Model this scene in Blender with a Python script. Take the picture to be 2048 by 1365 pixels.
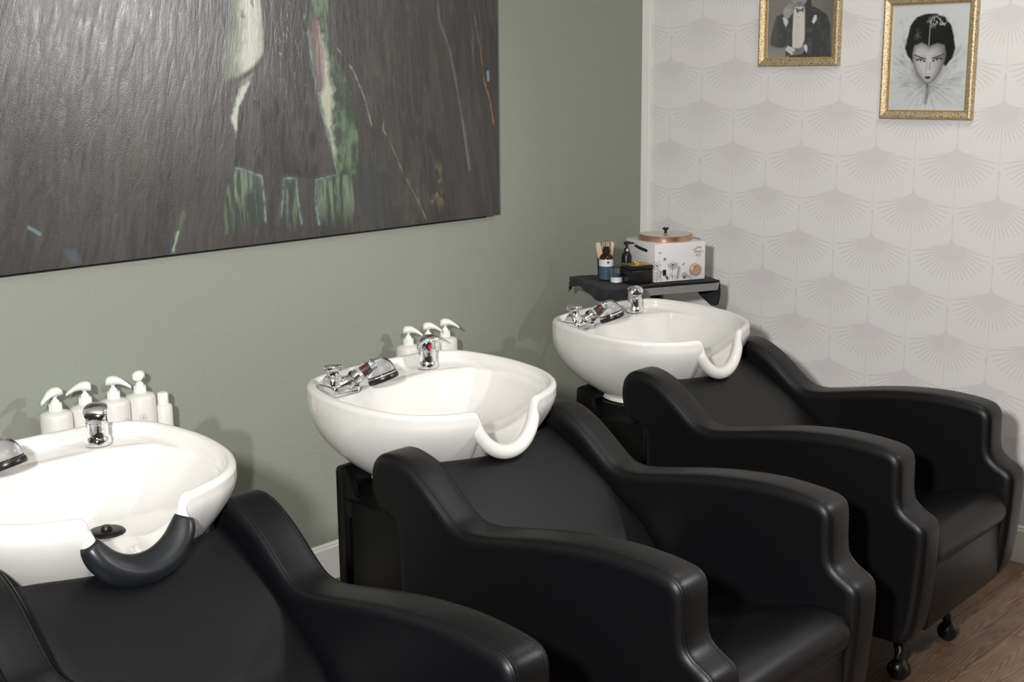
import bpy, bmesh, math, random
import numpy as np
from mathutils import Vector, Matrix, noise as mnoise

# ------------------------------------------------------------------ scene / camera / light
for o in list(bpy.data.objects): bpy.data.objects.remove(o, do_unlink=True)
SC = bpy.context.scene
COL = SC.collection
random.seed(4)

cam_d = bpy.data.cameras.new('camera')
cam = bpy.data.objects.new('camera', cam_d); COL.objects.link(cam)
cam_d.sensor_width = 36.0; cam_d.lens = 2568.9/2048*36.0
_f = Vector((.7112, .6726, -.2043)); _r = Vector((.6857, -.7279, -.0094)); _u = Vector((.1550, .1334, .9789))
_m = Matrix((( _r.x,_u.x,-_f.x,-4.5094),(_r.y,_u.y,-_f.y,-3.4685),(_r.z,_u.z,-_f.z,1.773),(0,0,0,1)))
cam.matrix_world = _m
SC.camera = cam
SC.view_settings.view_transform = 'Standard'; SC.view_settings.look = 'None'
SC.view_settings.gamma = 1.0; SC.view_settings.use_curve_mapping = False
SC.view_settings.exposure = -0.2

W = bpy.data.worlds.new('world'); SC.world = W; W.use_nodes = True
W.node_tree.nodes['Background'].inputs[0].default_value = (.9, .95, 1, 1)
W.node_tree.nodes['Background'].inputs[1].default_value = .006

def area(name, loc, target, size, power, color=(1,1,1), sy=None, spread=None):
    d = bpy.data.lights.new(name, 'AREA'); d.energy = power; d.color = color
    d.shape = 'RECTANGLE'; d.size = size; d.size_y = sy or size
    if spread: d.spread = spread
    o = bpy.data.objects.new(name, d); COL.objects.link(o); o.location = loc
    o.rotation_euler = (Vector(target)-Vector(loc)).to_track_quat('-Z', 'Y').to_euler()
    return o
def spot(name, loc, target, power, angle, blend, radius, color):
    d = bpy.data.lights.new(name, 'SPOT'); d.energy = power; d.color = color; d.spot_size = math.radians(angle); d.spot_blend = blend; d.shadow_soft_size = radius
    o = bpy.data.objects.new(name, d); COL.objects.link(o); o.location = loc
    o.rotation_euler = (Vector(target)-Vector(loc)).to_track_quat('-Z', 'Y').to_euler(); return o
spot('ceiling_spot_light', (-.80, -3.35, 2.22), (-2.55, -.55, 1.05), 205, 76, .9, .035, (1, .99, .985))
area('studio_light_left', (-4.95, -3.2, 2.12), (-.9, -.9, 1.0), .15, 172, (1, .99, .985))
area('added_fill_light', (-.95, -1.9, 2.80), (-.95, -1.9, 0), .6, 11, (1, .99, .97), .6)  # added unseen overhead fill, these three: lifts ambient, gives the leather sheen
area('added_fill_light', (-3.1, -2.2, 2.80), (-3.1, -2.2, 0), .6, 5, (1, .99, .97), .6)
area('added_fill_light', (-5.6, -4.4, 2.78), (-5.6, -4.4, 0), 1.2, 4, (1, .99, .97), .6)

# ------------------------------------------------------------------ materials
def srgb(r, g, b):
    f = lambda c: (c/255/12.92) if c/255 <= .04045 else ((c/255+.055)/1.055)**2.4
    return (f(r), f(g), f(b), 1)
def mat(name, col, rough=.5, metal=0, spec=.5, trans=0, ior=1.45, coat=0, sheen=0):
    m = bpy.data.materials.new(name); m.use_nodes = True
    b = m.node_tree.nodes['Principled BSDF']
    b.inputs['Base Color'].default_value = col; b.inputs['Roughness'].default_value = rough
    b.inputs['Metallic'].default_value = metal; b.inputs['Specular IOR Level'].default_value = spec
    b.inputs['Transmission Weight'].default_value = trans; b.inputs['IOR'].default_value = ior
    b.inputs['Coat Weight'].default_value = coat; b.inputs['Sheen Weight'].default_value = sheen
    return m
def bump(m, scale, strength, dist=.002, detail=3, kind='noise', stretch=None):
    nt = m.node_tree; b = nt.nodes['Principled BSDF']
    tc = nt.nodes.new('ShaderNodeTexCoord'); src = tc.outputs['Object']
    if stretch:
        mp = nt.nodes.new('ShaderNodeMapping'); mp.inputs['Scale'].default_value = stretch
        nt.links.new(src, mp.inputs[0]); src = mp.outputs[0]
    if kind == 'noise':
        n = nt.nodes.new('ShaderNodeTexNoise'); n.inputs['Detail'].default_value = detail; out = n.outputs['Fac']
    else:
        n = nt.nodes.new('ShaderNodeTexVoronoi'); out = n.outputs['Distance']
    n.inputs['Scale'].default_value = scale; nt.links.new(src, n.inputs['Vector'])
    bp = nt.nodes.new('ShaderNodeBump'); bp.inputs['Strength'].default_value = strength; bp.inputs['Distance'].default_value = dist
    nt.links.new(out, bp.inputs['Height']); nt.links.new(bp.outputs[0], b.inputs['Normal'])
    return n
def mottled(m, c1, c2, scale, stretch=None, detail=4, lo=.35, hi=.65, coord='Object'):
    nt = m.node_tree; b = nt.nodes['Principled BSDF']
    tc = nt.nodes.new('ShaderNodeTexCoord'); src = tc.outputs[coord]
    if stretch:
        mp = nt.nodes.new('ShaderNodeMapping'); mp.inputs['Scale'].default_value = stretch
        nt.links.new(src, mp.inputs[0]); src = mp.outputs[0]
    n = nt.nodes.new('ShaderNodeTexNoise'); n.inputs['Scale'].default_value = scale; n.inputs['Detail'].default_value = detail
    nt.links.new(src, n.inputs['Vector'])
    r = nt.nodes.new('ShaderNodeValToRGB'); r.color_ramp.elements[0].position = lo; r.color_ramp.elements[1].position = hi
    r.color_ramp.elements[0].color = c1; r.color_ramp.elements[1].color = c2
    nt.links.new(n.outputs['Fac'], r.inputs[0]); nt.links.new(r.outputs[0], b.inputs['Base Color'])
    return r
class E_:                       # tiny expression builder over Math nodes
    def __init__(s, nt, v): s.nt = nt; s.v = v
    def _op(s, op, *a):
        n = s.nt.nodes.new('ShaderNodeMath'); n.operation = op
        for i, x in enumerate((s,)+a):
            if isinstance(x, E_):
                if isinstance(x.v, (int, float)): n.inputs[i].default_value = x.v
                else: s.nt.links.new(x.v, n.inputs[i])
            else: n.inputs[i].default_value = x
        return E_(s.nt, n.outputs[0])
    def __add__(s, o): return s._op('ADD', o)
    def __sub__(s, o): return s._op('SUBTRACT', o)
    def __mul__(s, o): return s._op('MULTIPLY', o)
    def __truediv__(s, o): return s._op('DIVIDE', o)
    def lt(s, o): return s._op('LESS_THAN', o)
    def gt(s, o): return s._op('GREATER_THAN', o)
    def abs(s): return s._op('ABSOLUTE')
    def frac(s): return s._op('FRACT')
    def sqrt(s): return s._op('SQRT')
    def at2(s, o): return s._op('ARCTAN2', o)
    def mx(s, o): return s._op('MAXIMUM', o)
    def mn(s, o): return s._op('MINIMUM', o)
    def floor(s): return s._op('FLOOR')

M = {}
M['green'] = mat('green_wall_paint', srgb(143, 148, 136), .48, spec=.35); bump(M['green'], 200, .55, .0024, 2)
M['plain'] = mat('plain_wall_paint', srgb(128, 127, 124), .6)
M['ceil'] = mat('ceiling_paint', srgb(225, 224, 220), .7)
M['white_trim'] = mat('white_trim_paint', srgb(232, 231, 226), .4)
M['ceramic'] = mat('white_ceramic', srgb(214, 212, 207), .07, spec=.5, coat=.3)
M['leather'] = mat('black_leather', srgb(9, 10, 12), .40, spec=.34); bump(M['leather'], 420, .22, .0012, 2)
M['seam'] = mat('seam_thread', srgb(16, 16, 17), .6)
M['blackplastic'] = mat('black_plastic', srgb(20, 20, 20), .32)
M['pedestal'] = mat('black_gloss_panel', srgb(8, 8, 9), .3, spec=.25)
M['chrome'] = mat('chrome', (.88, .88, .9, 1), .05, metal=1)
M['red'] = mat('red_dot', srgb(215, 20, 60), .3)
M['blue'] = mat('blue_dot', srgb(40, 60, 200), .3)
M['clear'] = mat('clear_plastic', (.97, .98, 1, 1), .03, trans=1, ior=1.49)
M['gelblack'] = mat('black_rubber', srgb(26, 28, 31), .36)
M['greyplate'] = mat('grey_spray_plate', srgb(170, 172, 174), .35)
M['maroon'] = mat('maroon_insert', srgb(96, 52, 52), .4)
M['dark_hole'] = mat('drain_black', srgb(10, 9, 9), .4)
M['bottle'] = mat('bottle_plastic', srgb(222, 220, 212), .38)
M['pump'] = mat('pump_plastic', srgb(236, 236, 230), .35)
M['ink'] = mat('printed_ink', srgb(95, 95, 92), .6)
M['inkblack'] = mat('black_ink', srgb(28, 28, 28), .6)
M['copper'] = mat('copper_rim', srgb(205, 165, 140), .28, metal=.85)
M['lidtop'] = mat('pale_lid_metal', srgb(214, 200, 190), .3, metal=.5)
M['copperknob'] = mat('copper_knob', srgb(196, 160, 138), .4, metal=.4)
M['waxwhite'] = mat('wax_heater_white', srgb(222, 219, 219), .35)
M['steel'] = mat('grey_tray_metal', srgb(150, 152, 150), .35, metal=.3)
M['towel'] = mat('navy_towel', srgb(15, 19, 28), .95, sheen=.08); bump(M['towel'], 500, .9, .004, 3)
M['gold'] = mat('gold_lid', srgb(205, 165, 80), .25, metal=.9)
M['amber'] = mat('amber_glass', srgb(60, 18, 10), .06, trans=.25)
M['label_w'] = mat('white_label', srgb(215, 215, 212), .5)
M['label_b'] = mat('blue_label', srgb(62, 84, 104), .5)
M['wood_stick'] = mat('birch_stick', srgb(216, 184, 142), .6); mottled(M['wood_stick'], srgb(222,194,156), srgb(204,168,122), 60, (6,6,.6))
M['teal'] = mat('teal_plastic', srgb(20, 110, 102), .2, trans=.2)
M['print_white'] = mat('dark_board', srgb(30, 28, 28), .7)
g = M['goldframe'] = mat('antique_gold', srgb(190, 165, 120), .5, metal=.5)
rr_ = mottled(g, srgb(128, 102, 68), srgb(214, 196, 160), 260, None, 5, .36, .56)
M['bead'] = mat('gold_bead', srgb(214, 184, 124), .25, metal=.8)
# floor planks (along X)
m = M['floor'] = mat('wood_floor', srgb(92, 72, 60), .42)
nt = m.node_tree; b = nt.nodes['Principled BSDF']
tc = nt.nodes.new('ShaderNodeTexCoord'); sp = nt.nodes.new('ShaderNodeSeparateXYZ'); nt.links.new(tc.outputs['Object'], sp.inputs[0])
X = E_(nt, sp.outputs[0]); Y = E_(nt, sp.outputs[1])
row = ((Y+.14)/.185).floor(); fy = ((Y+.14)/.185).frac()
xo = X + row*.737
brd = (xo/1.25).floor()
seam = (fy.lt(.012)) .mx((xo/1.25).frac().lt(.0022))
cmb = nt.nodes.new('ShaderNodeCombineXYZ')
for i, e in enumerate(((X*.9+brd*5.3), Y*17.+row*3.1, row*2.7+brd*1.9)): nt.links.new(e.v, cmb.inputs[i])
n1 = nt.nodes.new('ShaderNodeTexNoise'); n1.inputs['Scale'].default_value = .55; n1.inputs['Detail'].default_value = 1.5; nt.links.new(cmb.outputs[0], n1.inputs['Vector'])
rings = ((E_(nt, n1.outputs['Fac'])*62).frac()-.5).abs()*2
cm2 = nt.nodes.new('ShaderNodeCombineXYZ')
for i, e in enumerate(((X*6.), Y*260., row)): nt.links.new(e.v, cm2.inputs[i])
n2 = nt.nodes.new('ShaderNodeTexNoise'); n2.inputs['Scale'].default_value = 1; n2.inputs['Detail'].default_value = 3; nt.links.new(cm2.outputs[0], n2.inputs['Vector'])
wn = nt.nodes.new('ShaderNodeTexWhiteNoise'); wn.noise_dimensions = '2D'
cm3 = nt.nodes.new('ShaderNodeCombineXYZ'); nt.links.new(row.v, cm3.inputs[0]); nt.links.new(brd.v, cm3.inputs[1]); nt.links.new(cm3.outputs[0], wn.inputs['Vector'])
n3 = nt.nodes.new('ShaderNodeTexNoise'); n3.inputs['Scale'].default_value = 5; n3.inputs['Detail'].default_value = 3; nt.links.new(tc.outputs['Object'], n3.inputs['Vector'])
fac = rings*.33 + E_(nt, n2.outputs['Fac'])*.55 + E_(nt, wn.outputs['Value'])*.18 + (E_(nt, n3.outputs['Fac'])-.5)*.7 - seam*.6
rp = nt.nodes.new('ShaderNodeValToRGB'); rp.color_ramp.elements[0].position = .12; rp.color_ramp.elements[1].position = .82
rp.color_ramp.elements[0].color = srgb(48, 36, 29); rp.color_ramp.elements[1].color = srgb(146, 116, 92)
nt.links.new(fac.v, rp.inputs[0]); nt.links.new(rp.outputs[0], b.inputs['Base Color'])
bp = nt.nodes.new('ShaderNodeBump'); bp.inputs['Strength'].default_value = .35; bp.inputs['Distance'].default_value = .002
nt.links.new(fac.v, bp.inputs['Height']); nt.links.new(bp.outputs[0], b.inputs['Normal'])

# wallpaper: offset fans on a half-drop grid, on the plane x = 0 (uses object y, z)
m = M['wallpaper'] = mat('fan_wallpaper', srgb(206, 203, 198), .55, spec=.3)
nt = m.node_tree; b = nt.nodes['Principled BSDF']
tc = nt.nodes.new('ShaderNodeTexCoord'); sp = nt.nodes.new('ShaderNodeSeparateXYZ'); nt.links.new(tc.outputs['Object'], sp.inputs[0])
Yw = E_(nt, sp.outputs[1]); Zw = E_(nt, sp.outputs[2])
A_, B_, U0, Z0 = .16, .1687, .1453, 2.0057
def lattice(oc, orow):
    c = (Yw*-1 - (U0+oc*A_))/(2*A_)             # in periods
    x = ((c+.5).frac()-.5)*2                    # -1..1, unit = column spacing
    rws = (Zw - (Z0-orow*B_))/(2*B_)
    z = ((rws+.5).frac()-.5)*2                  # unit = row spacing, 0 at the cusp
    ax = x.abs()
    axs = ax+.005
    hh_ = (ax*.185+.115)-(E_(nt, .003)/axs)
    inside = z.lt(hh_*-1) * ax.lt(.955)*z.lt(.30)
    zz = (z+.20)*(B_/A_)
    r = (x*x+zz*zz).sqrt()
    th = x.at2(zz*-1)                            # 0 = straight down
    sn = x/(r+.001)
    s2 = sn*sn
    R = s2*.20+.76
    core = r.lt(s2*.10+.29)
    ph = ((th*(22/math.pi)+.5).frac()-.5).abs()  # 0 in the ray middle
    wid = ((R-r)/R)*.42+.10
    rays = ph.lt(wid)*r.lt(R)
    solid = (x*x+(zz-.06)*(zz-.06)).lt(.13)
    fan = inside*core.mx(rays).mx(solid)
    # outline of the shoulders
    neckw = (((z-.44).abs()*-.16)+.033).mx(.010)
    neck = ax.lt(neckw)*z.gt(-.1)*z.lt(.52)
    line = ax.lt(.010)*(z.gt(.56).mx(z.lt(-.50)))
    return fan.mx(neck), line, inside
f1, l1, e1_ = lattice(1, 0); f2, l2, e2_ = lattice(0, 1)
fan = f1.mx(f2); line = l1.mx(l2)
ns = nt.nodes.new('ShaderNodeTexNoise'); ns.inputs['Scale'].default_value = 2.2; nt.links.new(tc.outputs['Object'], ns.inputs['Vector'])
def mixc(fac, c1, c2):
    n = nt.nodes.new('ShaderNodeMix'); n.data_type = 'RGBA'
    if isinstance(fac, E_): nt.links.new(fac.v, n.inputs[0])
    for s, c in ((6, c1), (7, c2)):
        if isinstance(c, tuple): n.inputs[s].default_value = c
        else: nt.links.new(c, n.inputs[s])
    return n.outputs[2]
base = mixc(E_(nt, ns.outputs['Fac']), srgb(224, 222, 217), srgb(222, 218, 216))
c_ = mixc(fan, base, srgb(212, 208, 207))
c_ = mixc(line*.7, c_, srgb(216, 209, 186))
nt.links.new(c_, b.inputs['Base Color'])

# colour-attribute material for the prints and the painting
def vcol(name, rough, **k):
    m = mat(name, (1,1,1,1), rough, **k); nt = m.node_tree
    a = nt.nodes.new('ShaderNodeVertexColor'); a.layer_name = 'Col'
    nt.links.new(a.outputs[0], nt.nodes['Principled BSDF'].inputs['Base Color']); return m
M['print'] = vcol('photo_print', .3, coat=.4)
M['canvas'] = vcol('oil_paint', .38, spec=.5, coat=1)
nt = M['canvas'].node_tree; b = nt.nodes['Principled BSDF']
tc = nt.nodes.new('ShaderNodeTexCoord')
sp = nt.nodes.new('ShaderNodeSeparateXYZ'); nt.links.new(tc.outputs['Object'], sp.inputs[0])
Xp = E_(nt, sp.outputs[0]); Zp = E_(nt, sp.outputs[2])
lean = (((Xp*-1+.39)*.36).mn(.50)).mx(-.32)
mp = nt.nodes.new('ShaderNodeCombineXYZ'); nt.links.new(((Xp-Zp*lean)*6).v, mp.inputs[0]); nt.links.new((Zp*1.5).v, mp.inputs[2])
na = nt.nodes.new('ShaderNodeTexNoise'); na.inputs['Scale'].default_value = 7; na.inputs['Detail'].default_value = 5; na.inputs['Distortion'].default_value = .5; na.inputs['Roughness'].default_value = .6
nt.links.new(mp.outputs[0], na.inputs['Vector'])
nb = nt.nodes.new('ShaderNodeTexNoise'); nb.inputs['Scale'].default_value = 260; nb.inputs['Detail'].default_value = 3; nt.links.new(tc.outputs['Object'], nb.inputs['Vector'])
hh = E_(nt, na.outputs['Fac'])*1.0 + E_(nt, nb.outputs['Fac'])*.22
bp = nt.nodes.new('ShaderNodeBump'); bp.inputs['Strength'].default_value = 1; bp.inputs['Distance'].default_value = .0013
nt.links.new(hh.v, bp.inputs['Height']); nt.links.new(bp.outputs[0], b.inputs['Normal'])
rg = nt.nodes.new('ShaderNodeMapRange'); rg.inputs[1].default_value = .3; rg.inputs[2].default_value = .7; rg.inputs[3].default_value = .20; rg.inputs[4].default_value = .52
nt.links.new(bp.outputs[0], b.inputs['Coat Normal']); b.inputs['Coat Roughness'].default_value = .33
nt.links.new(na.outputs['Fac'], rg.inputs[0]); nt.links.new(rg.outputs[0], b.inputs['Roughness'])

# ------------------------------------------------------------------ mesh helpers
class MB:
    def __init__(s): s.v = []; s.f = []; s.m = []
    def add(s, vs, fs, mi=0):
        o = len(s.v); s.v += [tuple(p) for p in vs]; s.f += [tuple(i+o for i in f) for f in fs]; s.m += [mi]*len(fs)
    def loft(s, loops, closed=True, cap0=True, cap1=True, mi=0):
        n = len(loops[0]); vs = [p for l in loops for p in l]; fs = []
        for i in range(len(loops)-1):
            for j in range(n if closed else n-1):
                a = i*n+j; b2 = i*n+(j+1) % n; fs.append((a, b2, b2+n, a+n))
        if closed and cap0: fs.append(tuple(range(n))[::-1])
        if closed and cap1: fs.append(tuple(range((len(loops)-1)*n, len(loops)*n)))
        s.add(vs, fs, mi)
    def grid(s, P, mi=0):
        nu = len(P); nv = len(P[0])
        s.add([p for r in P for p in r], [(i*nv+j, i*nv+j+1, (i+1)*nv+j+1, (i+1)*nv+j) for i in range(nu-1) for j in range(nv-1)], mi)
    def lathe(s, prof, c=(0,0,0), axis=(0,0,1), n=32, mi=0, sx=1, sy=1):
        q = Vector(axis).to_track_quat('Z', 'Y'); c = Vector(c)
        loops = [[c + q @ Vector((r*math.cos(2*math.pi*k/n)*sx, r*math.sin(2*math.pi*k/n)*sy, h)) for k in range(n)] for r, h in prof]
        s.loft(loops, True, True, True, mi)
    def tube(s, pts, rad, n=12, mi=0, flat=1.0):
        pts = [Vector(p) for p in pts]; L = []
        up = Vector((0,0,1))
        for i, p in enumerate(pts):
            t = (pts[min(i+1, len(pts)-1)]-pts[max(i-1, 0)]).normalized()
            if abs(t.dot(up)) > .98: up = Vector((0,1,0))
            a = t.cross(up).normalized(); b2 = a.cross(t).normalized(); r = rad[i] if isinstance(rad, (list, tuple)) else rad
            L.append([p + a*r*math.cos(2*math.pi*k/n) + b2*r*flat*math.sin(2*math.pi*k/n) for k in range(n)])
        s.loft(L, True, True, True, mi)
    def box(s, c, d, rot=0, bev=.002, seg=2, mi=0):
        bm = bmesh.new(); bmesh.ops.create_cube(bm, size=1)
        for v in bm.verts: v.co = Vector((v.co.x*d[0], v.co.y*d[1], v.co.z*d[2]))
        if bev: bmesh.ops.bevel(bm, geom=list(bm.edges), offset=min(bev, min(d)*.45), segments=seg, affect='EDGES', profile=.5)
        R = Matrix.Rotation(rot, 3, 'Z'); bm.verts.index_update()
        s.add([R @ v.co + Vector(c) for v in bm.verts], [[v.index for v in f.verts] for f in bm.faces], mi); bm.free()
    def build(s, name, mats, parent=None, off=(0,0,0), smooth=True, angle=None, recalc=True):
        if not isinstance(mats, (list, tuple)): mats = [mats]
        me = bpy.data.meshes.new(name)
        o3 = Vector(off); me.from_pydata([tuple(Vector(v)-o3) for v in s.v], [], s.f)
        for m_ in mats: me.materials.append(m_)
        if len(mats) > 1: me.polygons.foreach_set('material_index', s.m)
        if recalc:
            bm = bmesh.new(); bm.from_mesh(me); bmesh.ops.remove_doubles(bm, verts=bm.verts, dist=1e-6); bmesh.ops.recalc_face_normals(bm, faces=bm.faces); bm.to_mesh(me); bm.free()
        me.polygons.foreach_set('use_smooth', [smooth]*len(me.polygons))
        if smooth: me.set_sharp_from_angle(angle=math.radians(angle or 40))
        o = bpy.data.objects.new(name, me); COL.objects.link(o); o.parent = parent
        return o
def thing(name, label, cat, loc=(0,0,0), rz=0, group=None):
    o = bpy.data.objects.new(name, None); COL.objects.link(o); o.location = loc; o.rotation_euler = (0,0,rz); o.empty_display_size = .1
    o['label'] = label; o['category'] = cat
    if group: o['group'] = group
    return o
def tag(o, label, cat, group=None):
    o['label'] = label; o['category'] = cat
    if group: o['group'] = group
    return o
def struct(o): o['kind'] = 'structure'; return o
def copy_tree(o, parent=None):
    c = o.copy(); COL.objects.link(c); c.parent = parent
    for ch in [x for x in o.children]: copy_tree(ch, c)
    return c
def sbox(name, lo, hi, m, bev=0):
    b = MB(); b.box([(lo[i]+hi[i])/2 for i in range(3)], [hi[i]-lo[i] for i in range(3)], 0, bev)
    return struct(b.build(name, m, smooth=False))
def catmull(P, n, closed=True):
    P = [Vector(p) for p in P]; N = len(P); out = []
    for i in range(N if closed else N-1):
        p0, p1, p2, p3 = (P[(i-1) % N] if closed or i else P[0]), P[i], P[(i+1) % N], (P[(i+2) % N] if closed or i < N-2 else P[-1])
        for k in range(n):
            t = k/n
            out.append(.5*((2*p1)+(-p0+p2)*t+(2*p0-5*p1+4*p2-p3)*t*t+(-p0+3*p1-3*p2+p3)*t**3))
    if not closed: out.append(P[-1])
    return out
def resample(P, n):
    d = [0]
    for i in range(len(P)): d.append(d[-1]+(P[(i+1) % len(P)]-P[i]).length)
    L = d[-1]; out = []; j = 0
    for k in range(n):
        t = L*k/n
        while d[j+1] < t: j += 1
        a = P[j]; b2 = P[(j+1) % len(P)]; out.append(a.lerp(b2, (t-d[j])/max(1e-9, d[j+1]-d[j])))
    return out
def sstep(a, b, x):
    t = min(1, max(0, (x-a)/(b-a))); return t*t*(3-2*t)

# ------------------------------------------------------------------ room
H = 2.85
sbox('floor', (-8, -7, -.05), (.1, .1, 0), M['floor'])
sbox('ceiling', (-8, -7, H), (.1, .1, H+.05), M['ceil'])
sbox('wall_back', (-8, 0, 0), (0, .1, H), M['green'])
sbox('wall_right', (0, -7, 0), (.1, .1, H), M['wallpaper'])
sbox('wall_left', (-8.1, -7, 0), (-8, .1, H), M['plain'])
sbox('wall_front', (-8.1, -7.1, 0), (.1, -7, H), M['plain'])
sbox('trim_1', (-.014, -.042, .137), (0, 0, H), M['white_trim'], .002)
def baseboard(name, p0, p1, n):
    prof = [(0, 0), (.016, 0), (.016, .120), (.012, .126), (.012, .131), (.006, .1365), (0, .1365)]
    b = MB(); p0 = Vector(p0); p1 = Vector(p1); n = Vector(n)
    b.loft([[p + n*a + Vector((0,0,z)) for a, z in prof] for p in (p0, p1)])
    return struct(b.build(name, M['white_trim'], smooth=False))
baseboard('baseboard_back', (-8, 0, 0), (-.0165, 0, 0), (0, -1, 0))
baseboard('baseboard_right', (0, 0, 0), (0, -7, 0), (-1, 0, 0))
mb = MB(); mb.tube([(-1.97, 0, .484), (-1.9, 0, .483), (-1.8, 0, .485), (-1.55, 0, .484)], .0014, 8)
o = mb.build('trim_2', M['green']); struct(o)

# ------------------------------------------------------------------ painting (numpy-painted colour on a fine mesh)
def h2(ix, iy, s):
    v = np.sin(ix*127.1+iy*311.7+s*74.7)*43758.5453; return v-np.floor(v)
def vnoise(x, y, s=0):
    ix = np.floor(x); iy = np.floor(y); fx = x-ix; fy = y-iy; fx = fx*fx*(3-2*fx); fy = fy*fy*(3-2*fy)
    return (h2(ix,iy,s)*(1-fx)+h2(ix+1,iy,s)*fx)*(1-fy)+(h2(ix,iy+1,s)*(1-fx)+h2(ix+1,iy+1,s)*fx)*fy
def fbm(x, y, s=0, o=4):
    a = 0; w = .5; t = 0
    for i in range(o): a = a+w*vnoise(x*2**i, y*2**i, s+i*7); t += w; w *= .55
    return a/t
def sdpoly(X, Y, P):
    d = np.full(X.shape, 1e9); ins = np.zeros(X.shape, bool); n = len(P)
    for i in range(n):
        ax, ay = P[i]; bx, by = P[(i+1) % n]; ex, ey = bx-ax, by-ay; wx, wy = X-ax, Y-ay
        t = np.clip((wx*ex+wy*ey)/(ex*ex+ey*ey+1e-12), 0, 1); d = np.minimum(d, (wx-ex*t)**2+(wy-ey*t)**2)
        c = ((ay > Y) != (by > Y)) & (X < (bx-ax)*(Y-ay)/((by-ay) if by != ay else 1e-9)+ax); ins ^= c
    d = np.sqrt(d); return np.where(ins, -d, d)
def sdline(X, Y, P):
    d = np.full(X.shape, 1e9)
    for i in range(len(P)-1):
        ax, ay = P[i]; bx, by = P[i+1]; ex, ey = bx-ax, by-ay; wx, wy = X-ax, Y-ay
        t = np.clip((wx*ex+wy*ey)/(ex*ex+ey*ey+1e-12), 0, 1); d = np.minimum(d, (wx-ex*t)**2+(wy-ey*t)**2)
    return np.sqrt(d)
def sc(r, g, b): return np.array(srgb(r, g, b)[:3])
class Paint:
    def __init__(s, X, Y, c): s.X = X; s.Y = Y; s.C = np.ones(X.shape+(3,))*np.array(c)
    def mix(s, a, c):
        a = np.clip(a, 0, 1)[..., None]; s.C = s.C*(1-a)+np.asarray(c)*a
    def poly(s, P, c, soft=.004, op=1, wob=0, ws=30, seed=0):
        d = sdpoly(s.X, s.Y, P)
        if wob: d = d+(fbm(s.X*ws, s.Y*ws, seed)-.5)*wob
        s.mix(op*np.clip(.5-d/(2*soft), 0, 1), c)
    def line(s, P, c, w=.003, op=1, wob=0, ws=30, seed=0, soft=.5):
        d = sdline(s.X, s.Y, P)
        if wob: d = d+(fbm(s.X*ws, s.Y*ws, seed)-.5)*wob
        s.mix(op*np.clip((w-d)/(w*soft)+0, 0, 1), c)
def painted(name, P, to3, material, parent):
    nu, nv = P.X.shape; me = bpy.data.meshes.new(name)
    V = to3(P.X, P.Y).reshape(-1, 3); idx = np.arange(nu*nv).reshape(nu, nv)
    F = np.stack([idx[:-1,:-1], idx[1:,:-1], idx[1:,1:], idx[:-1,1:]], -1).reshape(-1, 4)
    me.vertices.add(len(V)); me.vertices.foreach_set('co', V.ravel())
    me.loops.add(F.size); me.loops.foreach_set('vertex_index', F.ravel().astype(np.int32))
    me.polygons.add(len(F)); me.polygons.foreach_set('loop_start', np.arange(0, F.size, 4, dtype=np.int32))
    me.update(); me.validate()
    a = me.color_attributes.new('Col', 'FLOAT_COLOR', 'POINT')
    a.data.foreach_set('color', np.concatenate([P.C.reshape(-1, 3), np.ones((nu*nv, 1))], 1).astype(np.float32).ravel())
    me.materials.append(material)
    o = bpy.data.objects.new(name, me); COL.objects.link(o); o.parent = parent; return o

PX0, PX1, PZ0, PZ1 = -3.35, -.9365, 1.2385, 2.62
pt = thing('painting', 'large dark abstract oil painting on canvas hanging on the green wall', 'painting', ((PX0+PX1)/2, 0, PZ0))
Xg, Zg = np.meshgrid(np.linspace(PX0, PX1, 1120), np.linspace(PZ0, PZ1, 680), indexing='ij')
p = Paint(Xg, Zg, sc(56, 53, 52))
wx = Xg+.10*(fbm(Xg*2.2, Zg*2.2, 2)-.5)+.02*(fbm(Xg*9, Zg*7, 3)-.5)
lean = np.clip((-1.75-Xg)*.30, -.30, .42)
uu = wx-Zg*lean
st = fbm(uu*15, Zg*2.4, 5, 5); st2 = fbm(uu*55, Zg*6., 8, 5); bl = fbm(Xg*3.2, Zg*2.4, 11, 3); sm = fbm(Xg*9+uu*4, Zg*6, 13, 4)
p.mix(np.clip((bl-.42)*2.6, 0, 1)*.8, sc(78, 74, 67)); p.mix(np.clip((.44-bl)*4, 0, 1)*.7, sc(36, 34, 34)); p.mix(np.clip((Xg+1.75)/.5, 0, 1)*.9, sc(36, 31, 31))
p.mix(np.clip((1.60-Zg)/.35, 0, 1)*.6*np.clip((-2.1-Xg)/.3, 0, 1), sc(62, 62, 67))
p.mix(np.clip((st-.52)*2.6, 0, 1)*.55, sc(98, 93, 87)); p.mix(np.clip((.46-st)*3.0, 0, 1)*.8, sc(34, 32, 32))
p.mix(np.clip((sm-.55)*3.5, 0, 1)*.5, sc(88, 82, 74)); p.mix(np.clip((st2-.56)*3.0, 0, 1)*.35, sc(112, 107, 100)); p.mix(np.clip((.42-st2)*4, 0, 1)*.45, sc(28, 26, 27))
p.mix(np.clip(1-np.abs(Xg+2.58-.10*np.sin(Zg*5))/.10, 0, 1)*np.clip(1-np.abs(Zg-1.55)/.25, 0, 1)*.35, sc(104, 90, 72))
p.mix(np.clip((fbm(uu*9, Zg*2.2, 31)-.52)*4, 0, 1)*.45*np.clip((Xg+1.66)/.08, 0, 1), sc(58, 58, 52))
p.mix(np.clip((fbm(Xg*9, Zg*2.5, 41)-.50)*5, 0, 1)*.6*np.clip((1.55-Zg)/.15, 0, 1)*np.clip((Xg+1.66)/.05, 0, 1)*np.clip((-1.2-Xg)/.2, 0, 1), sc(40, 62, 66))
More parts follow.
